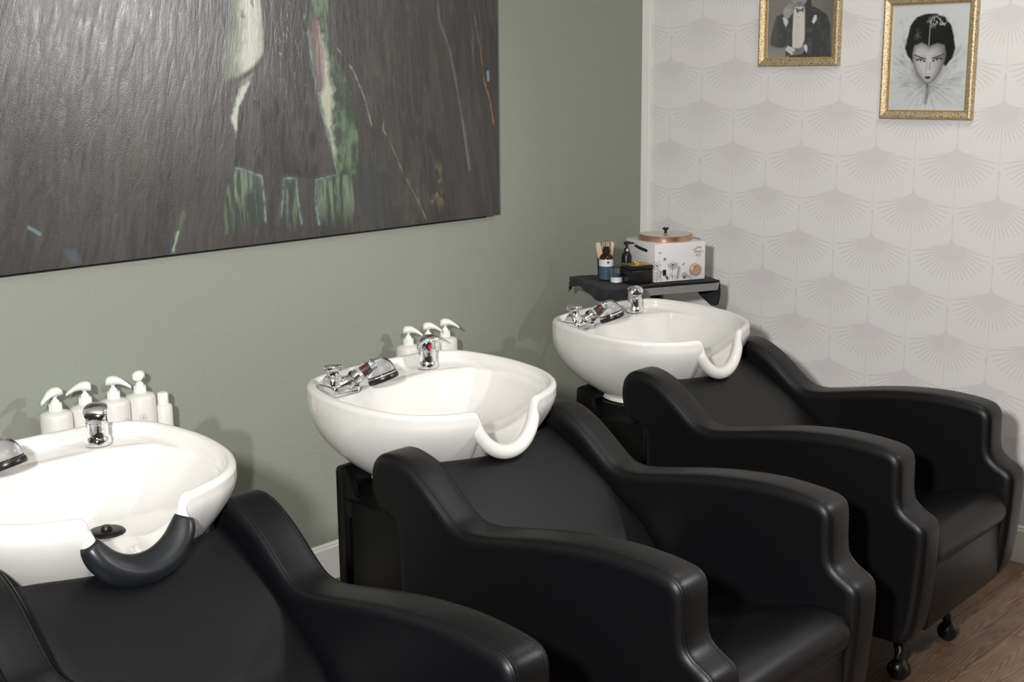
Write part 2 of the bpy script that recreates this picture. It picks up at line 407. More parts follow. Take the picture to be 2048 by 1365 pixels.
p.mix(np.clip((fbm(uu*48+Zg*9, Zg*22, 51, 4)-.60)*9, 0, 1)*.35*(Xg > -1.66)*np.clip(1.3-np.abs(Xg+1.45)/.35, 0, 1), sc(96, 92, 82))
p.mix(np.clip((fbm(Xg*24, Zg*18, 52, 4)-.62)*9, 0, 1)*.5*np.clip(1-np.hypot((Xg+1.27)/.10, (Zg-1.37)/.10), 0, 1)*2, sc(150, 132, 76))
p.mix(np.clip(1-np.hypot((Xg+1.07)/.06, (Zg-1.87)/.09), 0, 1)*.7*np.clip((st2-.4)*4, 0, 1), sc(98, 112, 128))
dress = [(-2.015,2.036),(-2.003,1.907),(-2.007,1.837),(-2.049,1.776),(-2.112,1.677),(-2.132,1.577),(-2.142,1.493),(-2.105,1.482),(-2.04,1.458),(-1.961,1.447),(-1.901,1.443),(-1.819,1.433),(-1.728,1.442),(-1.751,1.527),(-1.787,1.652),(-1.816,1.79),(-1.83,1.909),(-1.767,2.3),(-2.05,2.3)]
gl1 = [(-2.12,2.3),(-2.01,2.3),(-1.998,1.907),(-2.007,1.841),(-2.068,1.784),(-2.158,1.76),(-2.156,1.852),(-2.124,1.927)]
gl2 = [(-2.052,1.762),(-2.088,1.684),(-2.127,1.584),(-2.142,1.647),(-2.104,1.738)]
gl3 = [(-1.78,2.3),(-1.825,1.909),(-1.816,1.79),(-1.787,1.652),(-1.751,1.527),(-1.728,1.442),(-1.646,1.437),(-1.63,1.555),(-1.665,1.748),(-1.74,1.855),(-1.745,2.3)]
gg = fbm(Xg*26, Zg*14, 61, 5)
p.poly(gl1, sc(132, 142, 118), .02, .9, .03, 20, 3); p.poly([(x*.55-2.03*.45, z) for x, z in gl1], sc(206, 208, 192), .02, .9, .03, 40, 4)
p.poly(gl2, sc(196, 202, 188), .006, 1, .015, 50, 5)
p.poly(gl3, sc(58, 76, 56), .016, 1, .07, 25, 6)
inside3 = np.clip(.5-sdpoly(Xg, Zg, gl3)/.01, 0, 1)
p.mix(inside3*np.clip((gg-.45)*5, 0, 1)*.8, sc(112, 138, 104)); p.mix(inside3*np.clip((.42-gg)*5, 0, 1)*.7, sc(36, 48, 36))
p.poly([(-1.815,1.90),(-1.80,1.75),(-1.775,1.62),(-1.745,1.5),(-1.73,1.48),(-1.74,1.6),(-1.735,1.72),(-1.755,1.82),(-1.77,1.9)], sc(200, 203, 184), .010, .85, .03, 40, 7)
legs = [[(-2.133,1.491),(-2.101,1.48),(-2.04,1.454),(-2.034,1.381),(-2.033,1.268),(-2.212,1.285),(-2.175,1.424)],
        [(-1.952,1.444),(-1.903,1.439),(-1.9,1.371),(-1.886,1.254),(-1.972,1.262),(-1.96,1.376)],
        [(-1.819,1.427),(-1.728,1.438),(-1.646,1.437),(-1.666,1.233),(-1.813,1.247),(-1.828,1.366)]]
vs = fbm(Xg*70, Zg*9, 71, 4)
for k, P_ in enumerate(legs):
    ins = np.clip(.5-sdpoly(Xg, Zg, P_)/.008, 0, 1)*np.clip((Zg-1.245)/.12, 0, 1)
    p.mix(ins*.9, sc(58, 74, 58)); p.mix(ins*np.clip((vs-.48)*5, 0, 1)*.8, sc(128, 150, 122)); p.mix(ins*np.clip((.45-vs)*4, 0, 1)*.6, sc(34, 42, 36))
p.poly(dress, sc(50, 47, 46), .004, 1, .010, 40, 8)
ind = np.clip(.5-sdpoly(Xg, Zg, dress)/.006, 0, 1)
p.mix(ind*np.clip((fbm(Xg*18, Zg*5, 81, 5)-.48)*4, 0, 1)*.7, sc(86, 82, 80)); p.mix(ind*np.clip((fbm(Xg*40, Zg*14, 91)-.55)*6, 0, 1)*.7, sc(18, 16, 20))
p.mix(ind*np.clip((fbm(Xg*110, Zg*50, 92, 4)-.70)*9, 0, 1)*.5*np.clip((Zg-1.6)/.2, 0, 1), sc(170, 166, 160))
p.poly([(-2.007,1.845),(-2.019,1.80),(-2.107,1.748),(-2.136,1.735),(-2.158,1.647),(-2.179,1.579),(-2.173,1.686),(-2.163,1.754),(-2.106,1.772),(-2.048,1.803)], sc(58, 54, 50), .006, 1, .006, 50, 9)
p.poly([(-1.809,1.96),(-1.778,1.95),(-1.771,1.814),(-1.77,1.733),(-1.786,1.708),(-1.81,1.732),(-1.809,1.79),(-1.822,1.87)], sc(112, 90, 92), .008, .9, .010, 60, 10); p.mix(np.clip(.5-sdpoly(Xg, Zg, [(-1.80,1.96),(-1.783,1.95),(-1.775,1.814),(-1.775,1.74),(-1.79,1.74),(-1.80,1.79)])/.012, 0, 1)*np.clip((st2-.35)*4, 0, 1)*.7, sc(160, 134, 132))
p.line([(-1.783,1.93),(-1.778,1.81),(-1.776,1.735),(-1.786,1.716)], sc(196, 168, 166), .0035, .55, .006, 60, 1, 1)
p.line([(-1.806,1.735),(-1.80,1.72),(-1.787,1.724)], sc(40, 30, 34), .003, .9)
for P_ in ([(-1.83,1.909),(-1.816,1.79),(-1.787,1.652),(-1.751,1.527),(-1.728,1.442),(-1.819,1.43)], [(-2.138,1.488),(-2.101,1.48),(-2.04,1.454),(-2.034,1.381),(-2.033,1.31)], [(-1.97,1.32),(-1.96,1.376),(-1.952,1.444),(-1.903,1.439),(-1.9,1.371),(-1.889,1.29)], [(-1.821,1.428),(-1.828,1.366),(-1.815,1.28)]):
    p.line(P_, sc(92, 112, 108), .014, .5, .012, 40, 22, 1); p.line(P_, sc(150, 168, 164), .0040, .65, .010, 60, 12, 1)
p.line([(-1.515,1.61),(-1.52,1.585),(-1.494,1.549),(-1.428,1.424),(-1.348,1.302),(-1.323,1.25)], sc(140, 132, 70), .0030, .75, .010, 40, 13)
p.line([(-1.265,2.2),(-1.235,1.95),(-1.195,1.875),(-1.16,1.743),(-1.114,1.533),(-1.098,1.42)], sc(108, 110, 116), .008, .6, .010, 40, 14)
p.line([(-1.13,1.60),(-1.114,1.50),(-1.098,1.42)], sc(140, 108, 120), .006, .7, .006, 40, 15)
p.line([(-1.011,1.741),(-.985,1.676),(-.965,1.583)], sc(168, 100, 54), .0055, .8, .008, 60, 16)
p.line([(-1.06,1.98),(-1.03,1.86),(-1.015,1.741)], sc(128, 104, 66), .0028, .8, .006, 60, 17)
p.line([(-2.334,1.366),(-2.359,1.307),(-2.381,1.25)], sc(96, 116, 90), .010, .7, .02, 50, 18); p.line([(-2.359,1.307),(-2.381,1.25)], sc(160, 178, 150), .004, .9, .006, 50, 18)
p.line([(-1.71,1.86),(-1.64,1.78),(-1.60,1.70),(-1.57,1.60)], sc(150, 156, 140), .003, .7, .014, 40, 19)
p.line([(-.993,1.777),(-.991,1.75)], sc(120, 160, 172), .009, .9); p.line([(-2.834,1.363),(-2.82,1.354),(-2.804,1.342)], sc(118, 142, 146), .007, .9)
p.poly([(-2.735,1.29),(-2.70,1.288),(-2.685,1.248),(-2.715,1.245)], sc(84, 98, 104), .006, .9, .006, 60, 20)
p.mix(np.clip((fbm(Xg*46, Zg*18, 95)-.62)*7, 0, 1)*.55*(Xg < -1.4)*(Zg > 1.95), sc(20, 19, 20))
p.C = p.C**1.12*.80
painted('canvas', p, lambda X, Y: np.stack([X-(PX0+PX1)/2, np.full(X.shape, -.0312), Y-PZ0], -1), M['canvas'], pt)
mb = MB(); mb.box((0, -.021, (PZ1-PZ0)/2), (PX1-PX0, .020, PZ1-PZ0), 0, .002);
mb.build('canvas_edge', M['print_white'], pt, smooth=False)
mb = MB(); mb.box((-.02, -.0065, (PZ1-PZ0)/2), (PX1-PX0-.07, .009, PZ1-PZ0+.016), 0, 0); mb.build('stretcher', M['print_white'], pt, smooth=False)

# ------------------------------------------------------------------ framed prints on the wallpaper
def picture_frame(y0, z0, label, paint):
    w, h, fw = .358, .440, .032
    t = thing('picture_frame', label, 'picture', (0, y0-w/2, z0), 0, 'gold framed portraits on the wallpaper')
    prof = [(0, .0), (0, .016), (.004, .021), (.010, .023), (.020, .019), (.027, .013), (.0285, .008), (.0285, 0)]
    mb = MB(); cs = [(-w/2, 0), (w/2, 0), (w/2, h), (-w/2, h)]
    for k in range(4):
        a = cs[k]; b2 = cs[(k+1) % 4]
        def pnt(c, q): 
            sx = -1 if c[0] > 0 else 1; sz = -1 if c[1] > h/2 else 1
            return Vector((-q[1]-.002, c[0]+sx*q[0], c[1]+sz*q[0]))
        mb.loft([[pnt(a, q) for q in prof], [pnt(b2, q) for q in prof]], False)
    mb.build('frame_moulding', M['goldframe'], t, angle=25)
    mb = MB(); i = .0305; step = .0052
    def bead(y, z): 
        mb.add([(-.0105-.0035*(zz), y+.0024*xx, z+.0024*yy) for xx, yy, zz in ((1,0,0),(0,1,0),(-1,0,0),(0,-1,0),(0,0,1))], [(0,1,4),(1,2,4),(2,3,4),(3,0,4)])
    n = int((w-2*i)/step); nh = int((h-2*i)/step)
    for k in range(n+1):
        y = -w/2+i+(w-2*i)*k/n; bead(y, i); bead(y, h-i)
    for k in range(1, nh):
        z = i+(h-2*i)*k/nh; bead(-w/2+i, z); bead(w/2-i, z)
    mb.box((-.006, 0, i), (.010, w-2*i, .004), 0, 0); mb.box((-.006, 0, h-i), (.010, w-2*i, .004), 0, 0)
    mb.box((-.006, -w/2+i, h/2), (.010, .004, h-2*i), 0, 0); mb.box((-.006, w/2-i, h/2), (.010, .004, h-2*i), 0, 0)
    mb.build('beading', M['bead'], t)
    i = .032; Yg, Zl = np.meshgrid(np.linspace(-w/2+i, w/2-i, 200), np.linspace(i, h-i, 256), indexing='ij')
    P = Paint(-(Yg), Zl, (.5,.5,.5)); paint(P)      # X in the print runs left to right as seen
    o = painted('print', P, lambda X, Y: np.stack([np.full(X.shape, -.006), -X, Y], -1), M['print'], t)
    mb = MB(); mb.box((-.0025, 0, h/2), (.004, w-.012, h-.012), 0, 0); mb.build('backing', M['print_white'], t, smooth=False)
    return t
def gr(v): return sc(v, v, v)
def ell(P, cx, cz, rx, rz, c, soft=.15, op=1, rot=0):
    dx, dz = P.X-cx, P.Y-cz; ca, sa = math.cos(rot), math.sin(rot)
    d = np.sqrt(((dx*ca+dz*sa)/rx)**2+((-dx*sa+dz*ca)/rz)**2); P.mix(op*np.clip((1-d)/soft, 0, 1), c)
def portrait_woman(P):          # print x = -(y - yc), yc = -1.30 ; z from frame bottom 1.595
    X, Z = P.X, P.Y
    P.mix(np.ones(X.shape), sc(196, 200, 200))
    ang = np.arctan2(X+.003, Z-.13); rad = np.hypot(X+.003, (Z-.17)*.9)
    fur = fbm(ang*14, rad*16, 3, 5)
    P.mix(np.clip((.30-Z)/.06, 0, 1)*np.clip((rad-.03)/.05, 0, 1)*np.clip((fur-.42)*2.2, 0, 1)*.30, gr(130))
    P.mix(np.clip((fbm(X*70, Z*70, 9, 4)-.55)*5, 0, 1)*np.clip(1-np.abs(np.hypot(X*1.0, (Z-.245)*.85)-.095)/.03, 0, 1)*.35, gr(110))
    P.mix(np.clip(1-np.hypot((X+.085)/.05, (Z-.33)/.05), 0, 1)*np.clip((fbm(X*60, Z*40, 19, 4)-.4)*4, 0, 1)*.7, gr(110))
    P.mix(np.clip(1-np.abs(np.hypot((X-.0)/.105, (Z-.20)/.125)-1)/.35, 0, 1)*np.clip((fbm(ang*22, rad*30, 29, 4)-.45)*4, 0, 1)*.45, gr(104))
    P.line([(-.11,.145),(-.06,.137),(-.02,.112),(.0,.085)], gr(120), .014, .25, .03, 60, 3, 1); P.line([(.12,.14),(.07,.137),(.03,.112),(.0,.085)], gr(120), .014, .25, .03, 60, 4, 1)
    P.line([(0,.14),(0,.085),(-.003,.06)], gr(70), .010, .7, .01, 90, 5, 1)
    P.mix(np.clip(1-np.hypot(X/.06, (Z-.118)/.035), 0, 1)*np.clip((fur-.3)*3, 0, 1)*.7, gr(70))
    ell(P, -.002, .192, .075, .085, gr(60), .5, .8)
    hair = [(-.086,.295),(-.078,.335),(-.055,.362),(-.02,.374),(.02,.374),(.055,.36),(.08,.33),(.091,.29),(.098,.25),(.088,.215),(.066,.19),(.05,.2),(-.05,.2),(-.062,.2),(-.08,.225),(-.094,.255)]
    P.poly(hair, gr(14), .003, 1, .006, 60, 6)
    hs = fbm(X*160, Z*110, 21, 4); top = np.clip(1-np.hypot((X-.03)/.055, (Z-.345)/.026), 0, 1)
    P.mix(np.clip(top*2, 0, 1)*np.clip((hs-.5)*7, 0, 1), gr(172)); P.mix(np.clip(1-np.hypot((X+.045)/.02, (Z-.30)/.03), 0, 1)*np.clip((hs-.52)*7, 0, 1)*.6, gr(120))
    P.line([(.006,.36),(-.001,.33),(-.002,.262)], gr(150), .0025, .9, .001, 60, 7)
    face = [(-.062,.235),(-.056,.262),(-.03,.272),(-.008,.262),(0,.256),(.01,.262),(.03,.268),(.055,.262),(.062,.235),(.060,.212),(.045,.172),(.026,.145),(.008,.131),(-.004,.130),(-.022,.143),(-.044,.172),(-.060,.210)]
    P.poly(face, gr(186), .003, 1)
    P.mix(np.clip(.5-sdpoly(X, Z, face)/.004, 0, 1)*np.clip((Z-.232)/.03, 0, 1)*.35, gr(120))
    P.mix(np.clip(.5-sdpoly(X, Z, face)/.004, 0, 1)*np.clip((X-.012)/.05, 0, 1)*.75, gr(96))
    fd_ = -sdpoly(X, Z, face); P.mix((fd_ > -.004)*np.clip(1-np.maximum(fd_, 0)/.022, 0, 1)**1.5*.6, gr(92)); P.mix((fd_ > 0)*np.clip(1-np.abs(Z-.218)/.016, 0, 1)*np.clip((np.abs(X)-.008)/.01, 0, 1)*.45, gr(78))
    ell(P, -.028, .212, .020, .009, gr(96), .9, .7, -.15); ell(P, .032, .214, .020, .009, gr(80), .9, .75, .2)
    for sx, cx, cz, rt in ((-1, -.030, .209, -.12), (1, .033, .211, .16)):
        P.line([(cx-.017, cz-.0005+(.003 if sx < 0 else -.004)), (cx, cz+.0045), (cx+.016, cz+(-.003 if sx < 0 else .004))], gr(18), .0030, 1)
        ell(P, cx, cz-.0005, .0105, .0040, gr(205), .3, 1, rt); ell(P, cx, cz+.001, .0048, .0044, gr(16), .25, 1); ell(P, cx+.0015, cz+.002, .0012, .0012, gr(240), .4, 1)
        P.line([(cx-sx*.020, cz+.006), (cx, cz+.011), (cx+sx*.026, cz+.022)], gr(28), .0026, .9)
    P.line([(-.007,.205),(-.006,.18),(-.009,.168)], gr(120), .003, .5, soft=1); P.line([(.006,.2),(.007,.178)], gr(70), .005, .5, soft=1)
    ell(P, -.001, .168, .010, .006, gr(196), .5, .8); ell(P, -.006, .162, .003, .0018, gr(40), .5, .9); ell(P, .005, .162, .003, .0018, gr(36), .5, .9)
    ell(P, 0, .1505, .0135, .0042, gr(48), .3, 1); ell(P, 0, .1465, .010, .004, gr(62), .4, .95); P.line([(-.012,.1495),(0,.148),(.012,.1495)], gr(22), .0009, .9)
def portrait_man(P):            # centre yc = -.764 ; z from frame bottom 1.79
    X, Z = P.X, P.Y
    P.mix(np.ones(X.shape), sc(118, 114, 104)); P.mix(np.clip((X-.02)/.14, 0, 1)*.7, gr(74)); P.mix(np.clip((.09-Z)/.05, 0, 1)*np.clip((-X-.0)/.1, 0, 1)*.9, sc(140, 136, 126))
    w = fbm(X*60, Z*60, 4, 4)
    jk = [(-.118,.16),(-.106,.192),(-.070,.205),(-.028,.222),(-.02,.26),(.04,.26),(.052,.225),(.085,.210),(.118,.190),(.132,.15),(.134,.10),(.142,.03),(-.04,.03),(-.052,.055),(-.058,.075),(-.078,.070),(-.105,.072),(-.128,.082),(-.128,.11)]
    P.poly(jk, gr(40), .003, 1, .004, 60, 2); ji = np.clip(.5-sdpoly(X, Z, jk)/.004, 0, 1)
    P.mix(ji*np.clip((w-.5)*4, 0, 1)*.6, gr(74)); P.mix(ji*np.clip(1-np.abs(X+.11)/.03, 0, 1)*.4, gr(96))
    P.poly([(-.030,.205),(-.026,.225),(.018,.225),(.020,.19),(.022,.13),(.022,.10),(.012,.070),(-.006,.066),(-.030,.070),(-.032,.12)], sc(200, 197, 186), .003, 1)
    P.line([(-.012,.19),(-.014,.08)], gr(160), .003, .5, soft=1); ell(P, -.005, .185, .002, .002, gr(40)); ell(P, -.007, .15, .0018, .0018, gr(70))
    P.poly([(-.024,.222),(.0,.214),(.018,.226),(.012,.202),(0,.208),(-.014,.200)], gr(84), .002, 1)
    P.poly([(-.06,.07),(-.066,.1),(-.045,.13),(-.04,.09),(-.032,.05),(-.06,.035)], gr(52), .003, 1)
    P.poly([(.052,.166),(.062,.190),(.072,.190),(.072,.172),(.060,.158)], gr(205), .002, 1)
    P.poly([(-.078,.185),(-.072,.165),(-.062,.150),(-.052,.168),(-.062,.190)], gr(196), .003, 1)
    P.poly([(-.070,.185),(-.078,.205),(-.068,.228),(-.05,.238),(-.03,.232),(-.032,.215),(-.048,.195),(-.058,.180)], gr(150), .003, 1)
    for k in range(3): P.line([(-.066+.012*k,.232),(-.056+.013*k,.222-.003*k)], gr(70), .0015, .9)
    P.line([(-.052,.185),(-.02,.222),(-.005,.236)], gr(170), .0025, 1)
    ell(P, -.006, .272, .040, .050, gr(140), .1, 1); ell(P, -.006, .236, .018, .010, gr(96), .4, .8); ell(P, -.018, .29, .006, .003, gr(30)); ell(P, .006, .29, .006, .003, gr(30))
    ell(P, -.006, .318, .044, .03, gr(24), .2, 1); P.line([(-.014,.254),(.004,.254)], gr(50), .002, 1)
    P.poly([(-.062,.062),(-.032,.042),(-.010,.052),(-.022,.068),(-.052,.078)], gr(196), .0025, 1); P.line([(-.05,.066),(-.02,.052)], gr(120), .001, .8)
    P.poly([(-.03,.052),(.0,.066),(.022,.078),(.028,.06),(.012,.046),(-.02,.042)], gr(112), .003, 1); P.poly([(.018,.078),(.032,.082),(.038,.066),(.034,.050),(.026,.060)], gr(200), .002, 1)
    for k in range(3): P.line([(-.02+.012*k,.056+.004*k),(-.008+.012*k,.05+.004*k)], gr(60), .0012, .9)
picture_frame(-.585, 1.790, 'gold framed print of a person in a dinner jacket, higher and left of the other', portrait_man)
picture_frame(-1.1215, 1.594, 'gold framed black and white print of a dark haired face in fur, lower right one', portrait_woman)

# ------------------------------------------------------------------ salon chair
PROF = [(-1.075,.26),(-1.076,.45),(-1.074,.60),(-1.070,.655),(-1.058,.677),(-1.030,.686),(-1.004,.701),(-.985,.729),(-.978,.769),(-.984,.812),(-1.005,.838),(-1.035,.8475),(-1.070,.844),(-1.110,.828),(-1.161,.796),(-1.229,.740),(-1.262,.716),(-1.290,.707),(-1.325,.706),(-1.38,.714),(-1.523,.741),(-1.63,.756),(-1.736,.763),(-1.821,.760),(-1.878,.753),(-1.906,.743),(-1.921,.722),(-1.924,.69),(-1.925,.640),(-1.930,.606),(-1.942,.588),(-1.962,.574),(-1.990,.558),(-2.003,.535),(-2.004,.48),(-1.998,.38),(-1.990,.30),(-1.982,.250),(-1.966,.216),(-1.930,.200),(-1.7,.198),(-1.4,.198),(-1.14,.200),(-1.09,.215)]
def side_panel(s, parent, off):
    P = resample(catmull([(a, b, 0) for a, b in PROF], 6), 260); n = len(P)
    nor = []
    for i in range(n):
        t = P[(i+2) % n]-P[i-2]; nor.append(Vector((t.y, -t.x, 0)).normalized())
    c = sum(P, Vector())/n
    if sum((P[i]-c).dot(nor[i]) for i in range(n)) < 0: nor = [-v for v in nor]
    def ring(x, d):
        out = []
        for i in range(n):
            nn = nor[i]
            q = P[i]-nn*d; out.append((x, q.x, q.y))
        return out
    xc = s*.3125; hw = .044
    side = [(hw+.0135, .0270), (hw+.0135, .0255), (hw+.0132, .0215), (hw+.0120, .0155), (hw+.009, .0085), (hw+.005, .003), (hw+.0022, .0012)]
    mid = [(hw+.0008, .0035), (hw-.0012, .0002), (hw-.004, -.0008)]
    L = side+mid; loops = [ring(xc-a, d) for a, d in L] + [ring(xc-hw*.4, -.0022), ring(xc+hw*.4, -.0022)] + [ring(xc+a, d) for a, d in L[::-1]]
    mb = MB(); mb.loft(loops)
    o = mb.build('armrest_panel', M['leather'], parent, off, angle=50)
    for sg in (-1, 1):          # stitched seam lines just inside the strip edge
        mb = MB(); pts = ring(xc+sg*(hw-.007), -.0022)
        k0 = next(i for i in range(n) if not (pts[i-1][2] > .24) and pts[i][2] > .24)
        seq = []; i = k0
        while pts[i % n][2] > .24 and len(seq) < n: seq.append(Vector(pts[i % n])); i += 1
        for a in range(0, len(seq)-1): mb.tube([seq[a], seq[a].lerp(seq[a+1], .66)], .0005, 5)
        mb.build('stitching', M['seam'], o, off, angle=60)
    return o
def rrect(w, h, r, n=5):
    out = []
    for cx, cy, a0 in ((w/2-r, h/2-r, 0), (-w/2+r, h/2-r, 90), (-w/2+r, -h/2+r, 180), (w/2-r, -h/2+r, 270)):
        for k in range(n+1):
            a = math.radians(a0+90*k/n); out.append((cx+r*math.cos(a), cy+r*math.sin(a)))
    return out
def make_chair():
    OFF = (0, -1.5, 0)
    t = thing('salon_chair', '', 'chair', (0,0,0), 0, 'black backwash chairs in the row')
    for s in (-1, 1): side_panel(s, t, OFF)
    # backrest: swept pad
    line_ = catmull([(-1.045,.800,0),(-1.062,.792,0),(-1.12,.765,0),(-1.18,.729,0),(-1.24,.690,0),(-1.32,.634,0),(-1.38,.588,0),(-1.43,.528,0),(-1.462,.466,0),(-1.475,.42,0)], 5, False)
    def on_line(k):
        f = max(0, min(1, k))*(len(line_)-1); i = min(int(f), len(line_)-2); q = line_[i].lerp(line_[i+1], f-i)
        a = line_[min(i+2, len(line_)-1)]-line_[max(i-1, 0)]; a.normalize(); nn = Vector((-a.y, a.x, 0))
        return q, (nn if nn.y > 0 else -nn)          # nn points toward the sitter
    mb = MB(); loops = []
    N = 33; W_ = .262; KK = 44
    for i in range(KK+1):
        k = i/KK; sag = 1-sstep(0, .6, k); th = .045+.025*sstep(.2, .6, k); edge_ = math.sqrt(max(0, 1-(1-min(1, k/.05))**2))
        top, bot = [], []
        for j in range(N):
            x = W_*(-1+2*j/(N-1)); e = abs(x)/W_; ed = max(0, (e-.86)/.14)
            s0 = .150*max(0, 1-(e/.96)**2)**.8 + .02*ed**2
            q, nn = on_line(s0+(1-s0)*k)
            crown = (.010*sstep(.3, .7, k)+.008*sag)*math.cos(e*math.pi/2)
            r_ = .020*(1-math.sqrt(max(0, 1-ed*ed)))+(1-edge_)*.022
            top.append((x, q.x+nn.x*(crown-r_), q.y+nn.y*(crown-r_)))
            bot.append((x, q.x-nn.x*th+nn.x*(1-edge_)*.015, q.y-nn.y*th+nn.y*(1-edge_)*.015))
        loops.append(top+bot[::-1])
    mb.loft(loops); mb.build('backrest', M['leather'], t, OFF, angle=60)
    # seat cushion
    pr_ = catmull([(-1.42,.36,0),(-1.44,.425,0),(-1.50,.436,0),(-1.57,.440,0),(-1.66,.444,0),(-1.75,.455,0),(-1.83,.478,0),(-1.90,.495,0),(-1.95,.494,0),(-1.985,.474,0),(-1.998,.440,0),(-1.990,.408,0),(-1.97,.400,0),(-1.9,.398,0),(-1.6,.37,0)], 5)
    mb = MB(); loops = []
    for j in range(25):
        x = .263*(-1+2*j/24); e = abs(x)/.263; ed = max(0, (e-.9)/.1); sh = 1-.10*(1-math.sqrt(max(0, 1-ed*ed)))
        cr = .006*math.cos(e*math.pi/2)
        loops.append([(x, -1.7+(q.x+1.7)*(1-.02*ed**3), .41+(q.y-.41)*sh+(cr if q.y > .43 else 0)) for q in pr_])
    mb.loft(loops); mb.build('seat', M['leather'], t, OFF, angle=60)
    mb = MB(); mb.box((0, -1.955, .307), (.522, .05, .19), 0, .012, 3)
    mb.build('front_panel', M['leather'], t, OFF, angle=50)
    mb = MB(); mb.box((0, -1.52, .30), (.5, .82, .14), 0, .01, 2); mb.box((0, -1.115, .43), (.5, .04, .40), 0, .01, 2)
    mb.build('seat_base', M['blackplastic'], t, OFF, smooth=False)
    for sx, sy in ((-1,-1),(1,-1),(-1,1),(1,1)):
        y0, y1 = (-1.80, -1.865) if sy < 0 else (-1.28, -1.20)
        mb = MB(); mb.tube([(sx*.12, y0, .225), (sx*.135, (y0+y1)/2, .15), (sx*.165, y1, .085), (sx*.176, y1, .062)], [.026, .022, .016, .012], 12)
        lg = mb.build('leg', M['blackplastic'], t, OFF)
        mb = MB(); c = (sx*.177, y1, .031)
        mb.lathe([(.002,-.012),(.028,-.012),(.031,-.008),(.031,.008),(.028,.012),(.002,.012)], c, (1,0,0), 24)
        mb.lathe([(.001,.066),(.010,.065),(.018,.060),(.026,.050),(.028,.040),(.024,.036),(.001,.036)], (sx*.177, y1, 0), (0,0,1), 20); mb.box((sx*.177-.016, y1, .035), (.004,.036,.036), 0, .001); mb.box((sx*.177+.016, y1, .035), (.004,.036,.036), 0, .001)
        mb.build('caster', M['blackplastic'], lg, OFF, angle=35)
    return t

# ------------------------------------------------------------------ wash basin on its pedestal
def hw_rim(phi):
    # plan rim, control points (x, y); phi in 0..1 around, 0 = back centre, clockwise seen from above
    pass
RIM = [(0,-.548),(.10,-.550),(.19,-.560),(.255,-.585),(.300,-.635),(.328,-.710),(.342,-.80),(.338,-.885),(.318,-.965),(.275,-1.035),(.215,-1.082),(.150,-1.108),(.115,-1.118),(.075,-1.127),(.035,-1.131),(0,-1.132)]
NR = 340
def notch(x, y):
    if y > -.95: return 0
    a = abs(x+.018)/.103; s_ = 1-a*a; s_ = (s_+math.sqrt(s_*s_+.006))/2
    return .106*math.sqrt(s_)*(1-sstep(.98, 1.20, a))
_full = [(x, y, 0) for x, y in RIM] + [(-x, y, 0) for x, y in RIM[-2:0:-1]]
_fine = catmull(_full, 40)
_f3 = resample([Vector((q.x, q.y, -notch(q.x, q.y))) for q in _fine], NR)
RIMP = [Vector((q.x, q.y, 0)) for q in _f3]
def rim_nor(i):
    t = RIMP[(i+2) % NR]-RIMP[i-2]; n = Vector((t.y, -t.x, 0)).normalized()
    if (RIMP[i]-Vector((0,-.84,0))).dot(n) < 0: n = -n
    return n
NOR = [rim_nor(i) for i in range(NR)]
BX = .02                                       # the bowl sits slightly right of the chair axis
def zrim(y): return .918+.030*min(1, max(0, (y+1.13)/.5))
HZ = [zrim(q.y)-notch(q.x, q.y) for q in RIMP]
LIP = [sstep(0, .034, notch(q.x, q.y)) for q in RIMP]
for _ in range(4): LIP = [(LIP[i-1]+LIP[i]*2+LIP[(i+1) % NR])/4 for i in range(NR)]
NN = [min(1, notch(q.x, q.y)/.106) for q in RIMP]
for _ in range(6): NN = [(NN[i-1]+NN[i]*2+NN[(i+1) % NR])/4 for i in range(NR)]
def _up(i):
    a, b2 = RIMP[(i+1) % NR].copy(), RIMP[i-1].copy(); a.z = HZ[(i+1) % NR]; b2.z = HZ[i-1]
    t = (a-b2).normalized(); u = NOR[i].cross(t)
    if u.z < 0: u = -u
    u = (u - NOR[i]*u.dot(NOR[i])).normalized()
    return u
UPV = [_up(i) for i in range(NR)]
for _ in range(5): UPV = [(UPV[i-1]+UPV[i]*2+UPV[(i+1) % NR]).normalized() for i in range(NR)]
def rimc(i, extra=0):
    nn = NN[i]; rw = .0135+.0070*nn; c = RIMP[i]+NOR[i]*(.011*nn**.8-rw); c.z = HZ[i]; return c-UPV[i]*(rw-extra), rw
